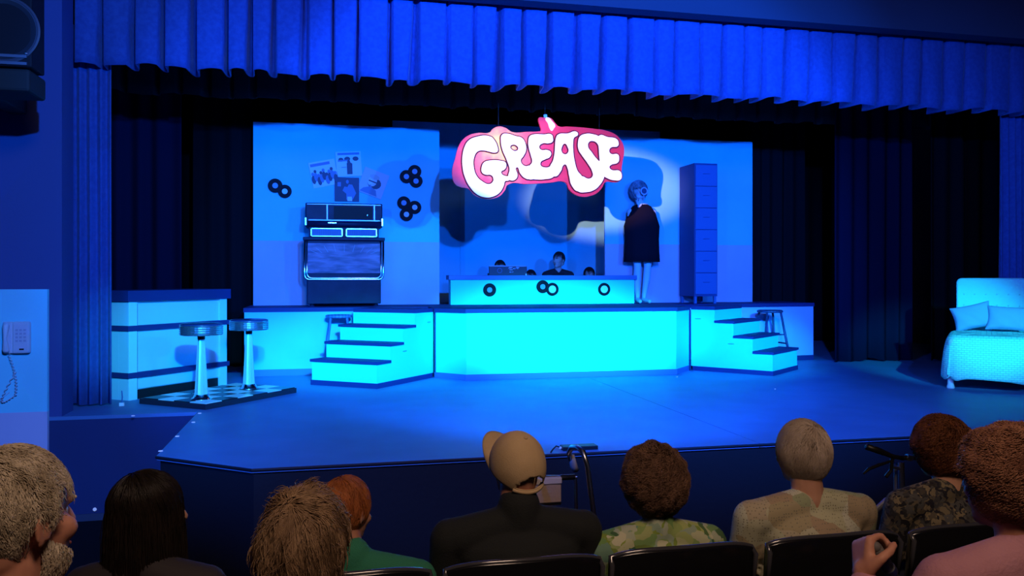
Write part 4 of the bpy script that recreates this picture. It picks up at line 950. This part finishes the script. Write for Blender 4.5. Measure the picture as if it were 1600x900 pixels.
# equipment case on the desk
a = W(764, 430, y=10.98); b2 = W(823, 430, y=10.98)
ec = thing('equipment_case', 'small dark case lid with pale stickers standing on the low desk', 'case', ((a.x+b2.x)/2, 10.98, PH+.395))
wd_ = (b2.x-a.x)/2; cm = mat('case black', (.02, .025, .05), .5)
MB().box(-wd_, wd_, -.015, .015, 0, .125).build('lid', cm, ec, bevel=.004); MB().box(-wd_, wd_, -.018, .018, .120, .134).build('rim', mat('case rim', (.3, .36, .5), .4), ec)
MB().box(-wd_, wd_, .015, .1, 0, .03).build('base', cm, ec)
for q in range(9):
    rn = random.Random(q); xx = wd_*.25+rn.uniform(-.06, .07); zz = .03+.075*rn.random()
    MB().box(xx-.02, xx+.025, -.0165, -.015, zz, zz+.012).build('sticker', mat('sticker', (.4, .5, .7), .6), ec)
MB().at((-wd_*.45, -.0155, .065), rx=R(90)).lathe([(.03, 0), (.035, .001), (.028, .001)], 20, cap=False).build('emblem', mat('emblem', (.1, .15, .35), .6), ec)
tag(MB().at((W(822, 427, y=10.96).x, 10.96, PH+.395)).lathe([(.012, 0), (.012, .02), (.004, .024)], 12).build('small_white_cap', white_p), 'tiny white cap standing on the low desk by the dark case', 'cap')

# ------------------------------------------------------------------ woman in the black cape
fx = W(1001, 440, y=10.97).x; fy = 10.93; 
fg = thing('person', 'woman in a wide black cape with bare legs standing before the right set wall', 'person', (fx, fy, PH), R(180)); fg.scale = (1.13, 1.13, 1.16)
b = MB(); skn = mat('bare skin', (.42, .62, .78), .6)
hc = Vector((.04, 0, 1.36))
b.ell(hc+Vector((0, -.005, .02)), (.072, .09, .09), 18); b.ell(hc+Vector((0, .03, -.03)), (.055, .06, .075), 18); b.cap(hc+Vector((0, .088, .0)), .007, hc+Vector((0, .105, -.03)), .011, 8)
b.cap(hc+Vector((0, -.02, -.07)), .045, (.01, -.01, 1.19), .05)
b.ell((0, 0, 1.08), (.17, .09, .10), 18); b.ell((0, 0, .95), (.13, .09, .13), 18); b.ell((0, 0, .80), (.15, .10, .12), 18)
for s_, kx, ax_ in ((-1, -.075, -.03), (1, .06, .055)):
    b.cap((s_*.08, 0, .78), .075, (kx, .01, .45), .048); b.cap((kx, .01, .45), .048, (kx*.95, -.015, .30), .050); b.cap((kx*.95, -.015, .30), .050, (ax_, 0, .08), .028)
    b.cap((ax_, -.02, .045), .030, (ax_+s_*.02, .14, .026), .024)
    b.cap((s_*.15, 0, 1.11), .042, (s_*.165, .04, .92), .034)
b.cap((-.165, .04, .92), .034, (-.10, .05, .74), .022); b.cap((.15, .03, .95), .034, (.065, .06, 1.17), .020)
hand(b, (-.10, .05, .74), (.4, -.1, -1), (1, 0, 0), .4, left=1); hand(b, (.065, .075, 1.18), (-.2, .45, .85), (0, -1, 0), .9, s=.85, left=-1)
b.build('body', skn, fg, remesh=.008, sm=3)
vs, fs = [], []; prof = [(.062, .055, 1.215), (.12, .09, 1.185), (.18, .125, 1.10), (.232, .15, .94), (.220, .16, .78), (.225, .165, .62), (.232, .17, .505)]
for rx_, ry_, z in prof:
    for k in range(48): a = 2*PI*k/48; f = 1+.025*math.sin(a*9)*(1.25-z); vs.append((rx_*f*math.cos(a), ry_*f*math.sin(a), z))
for i in range(len(prof)-1):
    for k in range(48): fs.append((i*48+k, i*48+(k+1) % 48, (i+1)*48+(k+1) % 48, (i+1)*48+k))
o = MB().raw(vs, fs).build('black_cape', mat('black cape cloth', (.006, .006, .014), .95, spec=.1), fg, smooth=True); s_ = o.modifiers.new('t', 'SOLIDIFY'); s_.thickness = .006
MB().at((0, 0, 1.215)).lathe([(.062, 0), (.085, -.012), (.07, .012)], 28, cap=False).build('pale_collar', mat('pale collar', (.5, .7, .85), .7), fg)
MB().tube([(-.10, -.0, .51), (-.11, 0, .44)], [.02, .03], 8).build('cape_tie', mat('black cape cloth', (0, 0, 0)), fg)
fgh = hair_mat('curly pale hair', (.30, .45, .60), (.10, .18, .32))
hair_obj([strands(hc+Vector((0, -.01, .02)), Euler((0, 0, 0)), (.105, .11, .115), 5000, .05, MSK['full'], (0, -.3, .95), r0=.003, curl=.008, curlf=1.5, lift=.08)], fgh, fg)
for s_ in (-1, 1): MB().ell(hc+Vector((s_*.03, .078, .005)), (.011,)*3, 10).build('eye', mat('eye white', (0,)*3), fg)
# round disc held in front of the face (hand mirror)
mr = thing('round_hand_mirror', 'small round mirror held before the face of the woman in the cape', 'mirror', (fx-.045, fy-.195, PH+1.57))
MB().at((0, 0, 0), rx=R(90)).lathe([(.038, 0), (.050, .004), (.056, .010), (.050, .014), (.038, .012)], 32, cap=False).build('ring', mat('mirror ring', (.35, .5, .75), .4), mr)
MB().at((0, 0, 0), rx=R(90)).lathe([(.002, .006), (.044, .006), (.044, .002), (.002, .002)], 28, cap=False).build('glass', mat('mirror face', (.04, .08, .2), .2), mr)
MB().tube([(0, 0, -.05), (.0, 0.01, -.12)], .009, 8).build('handle', mat('mirror ring', (0,)*3), mr)

# ------------------------------------------------------------------ walking frame (left of the curly haired woman)
wk = thing('walker', 'silver walking frame with grey hand grips in front of the man in the cap', 'walking frame', (1.05, 3.72, -.9))
wy = 3.62
def wp(px, py, y=wy): return W(px, py, y=y)
A_ = wp(868, 700); tb = [wp(893, 722, 3.9), wp(889, 708, 3.85), wp(893, 699, 3.8), wp(902, 699, 3.72), wp(911, 706, 3.62), wp(918, 728), wp(922, 760), wp(934, 850)]
ft = Vector(tb[-1]) + (Vector(tb[-1])-Vector(tb[-2]))*.0; base = Vector((tb[-1].x+.10, tb[-1].y, -.9))
MB().tube(tb + [base], .0125, 12).build('side_tube', alu, wk, world=True, smooth=True)
MB().tube([wp(899, 745, 3.9), wp(900, 790, 3.9), Vector((wp(900, 790, 3.9).x+.02, 3.9, -.9))], .010, 10).build('rear_leg', alu, wk, world=True)
MB().tube([wp(893, 712, 3.88), wp(896, 727, 3.89), wp(900, 735, 3.9)], [.015, .019, .016], 12).build('hand_grip', mat('pale grip', (.40, .42, .55), .5), wk, world=True, smooth=True)
MB().tube([wp(780, 746, 3.9), wp(884, 746, 3.9)], .011, 10).build('crossbar', alu, wk, world=True)
MB().tube([wp(876, 746, 3.9), wp(898, 745, 3.9)], .014, 10).build('joint_sleeve', dark_plastic, wk, world=True)
tb2 = [Vector((p.x-.40, p.y, p.z)) for p in tb]
MB().tube(tb2 + [Vector((base.x-.44, base.y, -.9))], .0125, 12).build('side_tube', alu, wk, world=True, smooth=True)
a = wp(846, 752, 3.88); b2 = wp(876, 788, 3.88)
bg = thing('cloth_pouch', 'small tan and white cloth pouch hanging on the walking frame bar', 'pouch', ((a.x+b2.x)/2, 3.88, a.z))
MB().box(a.x-.06, b2.x, 3.865, 3.885, b2.z, a.z+.01).build('pouch_body', mat('tan cloth', (.45, .33, .25), .9, bump=.3), bg, world=True, bevel=.006)
MB().box(a.x-.06, b2.x+.001, 3.858, 3.890, a.z-.012, a.z+.018).build('white_flap', mat('white cloth', (.6, .55, .55), .9), bg, world=True, bevel=.004)
MB().box(a.x-.06, b2.x-.002, 3.855, 3.864, b2.z+.012, b2.z+.018).build('piping', dark_plastic, bg, world=True)
# small black box on the stage lip
a = W(882, 703, z=0)
bx_ = thing('stage_box', 'small flat black box with a cable on the stage lip above the walking frame', 'box', (a.x+.10, 5.42, 0))
MB().box(-.12, .13, -.04, .05, 0, .028).build('case', dark_plastic, bx_, bevel=.004)
MB().tube([(-.12, 0, .014), (-.16, 0, .03), (-.19, -.02, .012), (-.22, -.08, .006)], .005, 8).build('cable', dark_plastic, bx_, smooth=True)
MB().at((-.13, 0, .016)).ell((0, 0, 0), (.012, .01, .01), 8).build('plug', white_p, bx_)

# ------------------------------------------------------------------ rollator at right
rl = thing('rollator', 'wheeled walking aid with black handlebars parked before the front row at the right', 'walking aid', (2.65, 3.75, -.9))
ry_ = 3.75
def rp(px, py, y=ry_): return W(px, py, y=y)
top = rp(1405, 716); bot = rp(1403, 778)
MB().tube([rp(1408, 722), rp(1409, 776), Vector((rp(1409, 776).x, ry_, -.55))], .016, 12).build('post', alu, rl, world=True)
MB().tube([rp(1400, 722, 3.8), rp(1400, 776, 3.8), Vector((rp(1400, 776, 3.8).x, 3.8, -.55))], .012, 12).build('post', mat('grey post', (.3, .3, .36), .4, .8), rl, world=True)
MB().tube([rp(1354, 698), rp(1375, 705), rp(1395, 713), rp(1410, 716)], [.017, .017, .012, .012], 10).build('handlebar', dark_plastic, rl, world=True, smooth=True)
MB().tube([rp(1349, 740), rp(1357, 733), rp(1372, 727), rp(1394, 720)], [.006, .009, .009, .006], 8).build('brake_lever', dark_plastic, rl, world=True)
MB().tube([rp(1394, 716), rp(1392, 735), rp(1384, 745)], .010, 8).build('brake_lever', dark_plastic, rl, world=True)
MB().tube([rp(1410, 716), rp(1420, 714), rp(1470, 722)], .012, 10).build('handlebar', dark_plastic, rl, world=True)
MB().tube([rp(1416, 714), rp(1424, 716)], .017, 12).build('collar', alu, rl, world=True)
MB().tube([rp(1394, 729), rp(1406, 732)], .010, 8).build('clamp', alu, rl, world=True)
MB().tube([rp(1412, 768), rp(1428, 772), rp(1445, 776)], .018, 10).build('armrest_pad', mat('lilac grey pad', (.25, .25, .38), .6), rl, world=True, smooth=True)
MB().tube([rp(1365, 800), rp(1385, 782), rp(1400, 776), rp(1415, 782)], .016, 10).build('frame_tube', mat('grey post', (0,)*3), rl, world=True)
for dx in (-.12, .12):
    for dy in (-.08, .22):
        MB().tube([(rp(1405, 776).x+dx*.3, ry_+dy*.2, -.52), (rp(1405, 776).x+dx*2, ry_+dy, -.82)], .012, 8).build('leg', alu, rl, world=True)
        MB().at((rp(1405, 776).x+dx*2, ry_+dy, -.825), ry=R(90)).lathe([(.07, -.012), (.075, 0), (.07, .012)], 20).build('wheel', dark_plastic, rl, world=True)
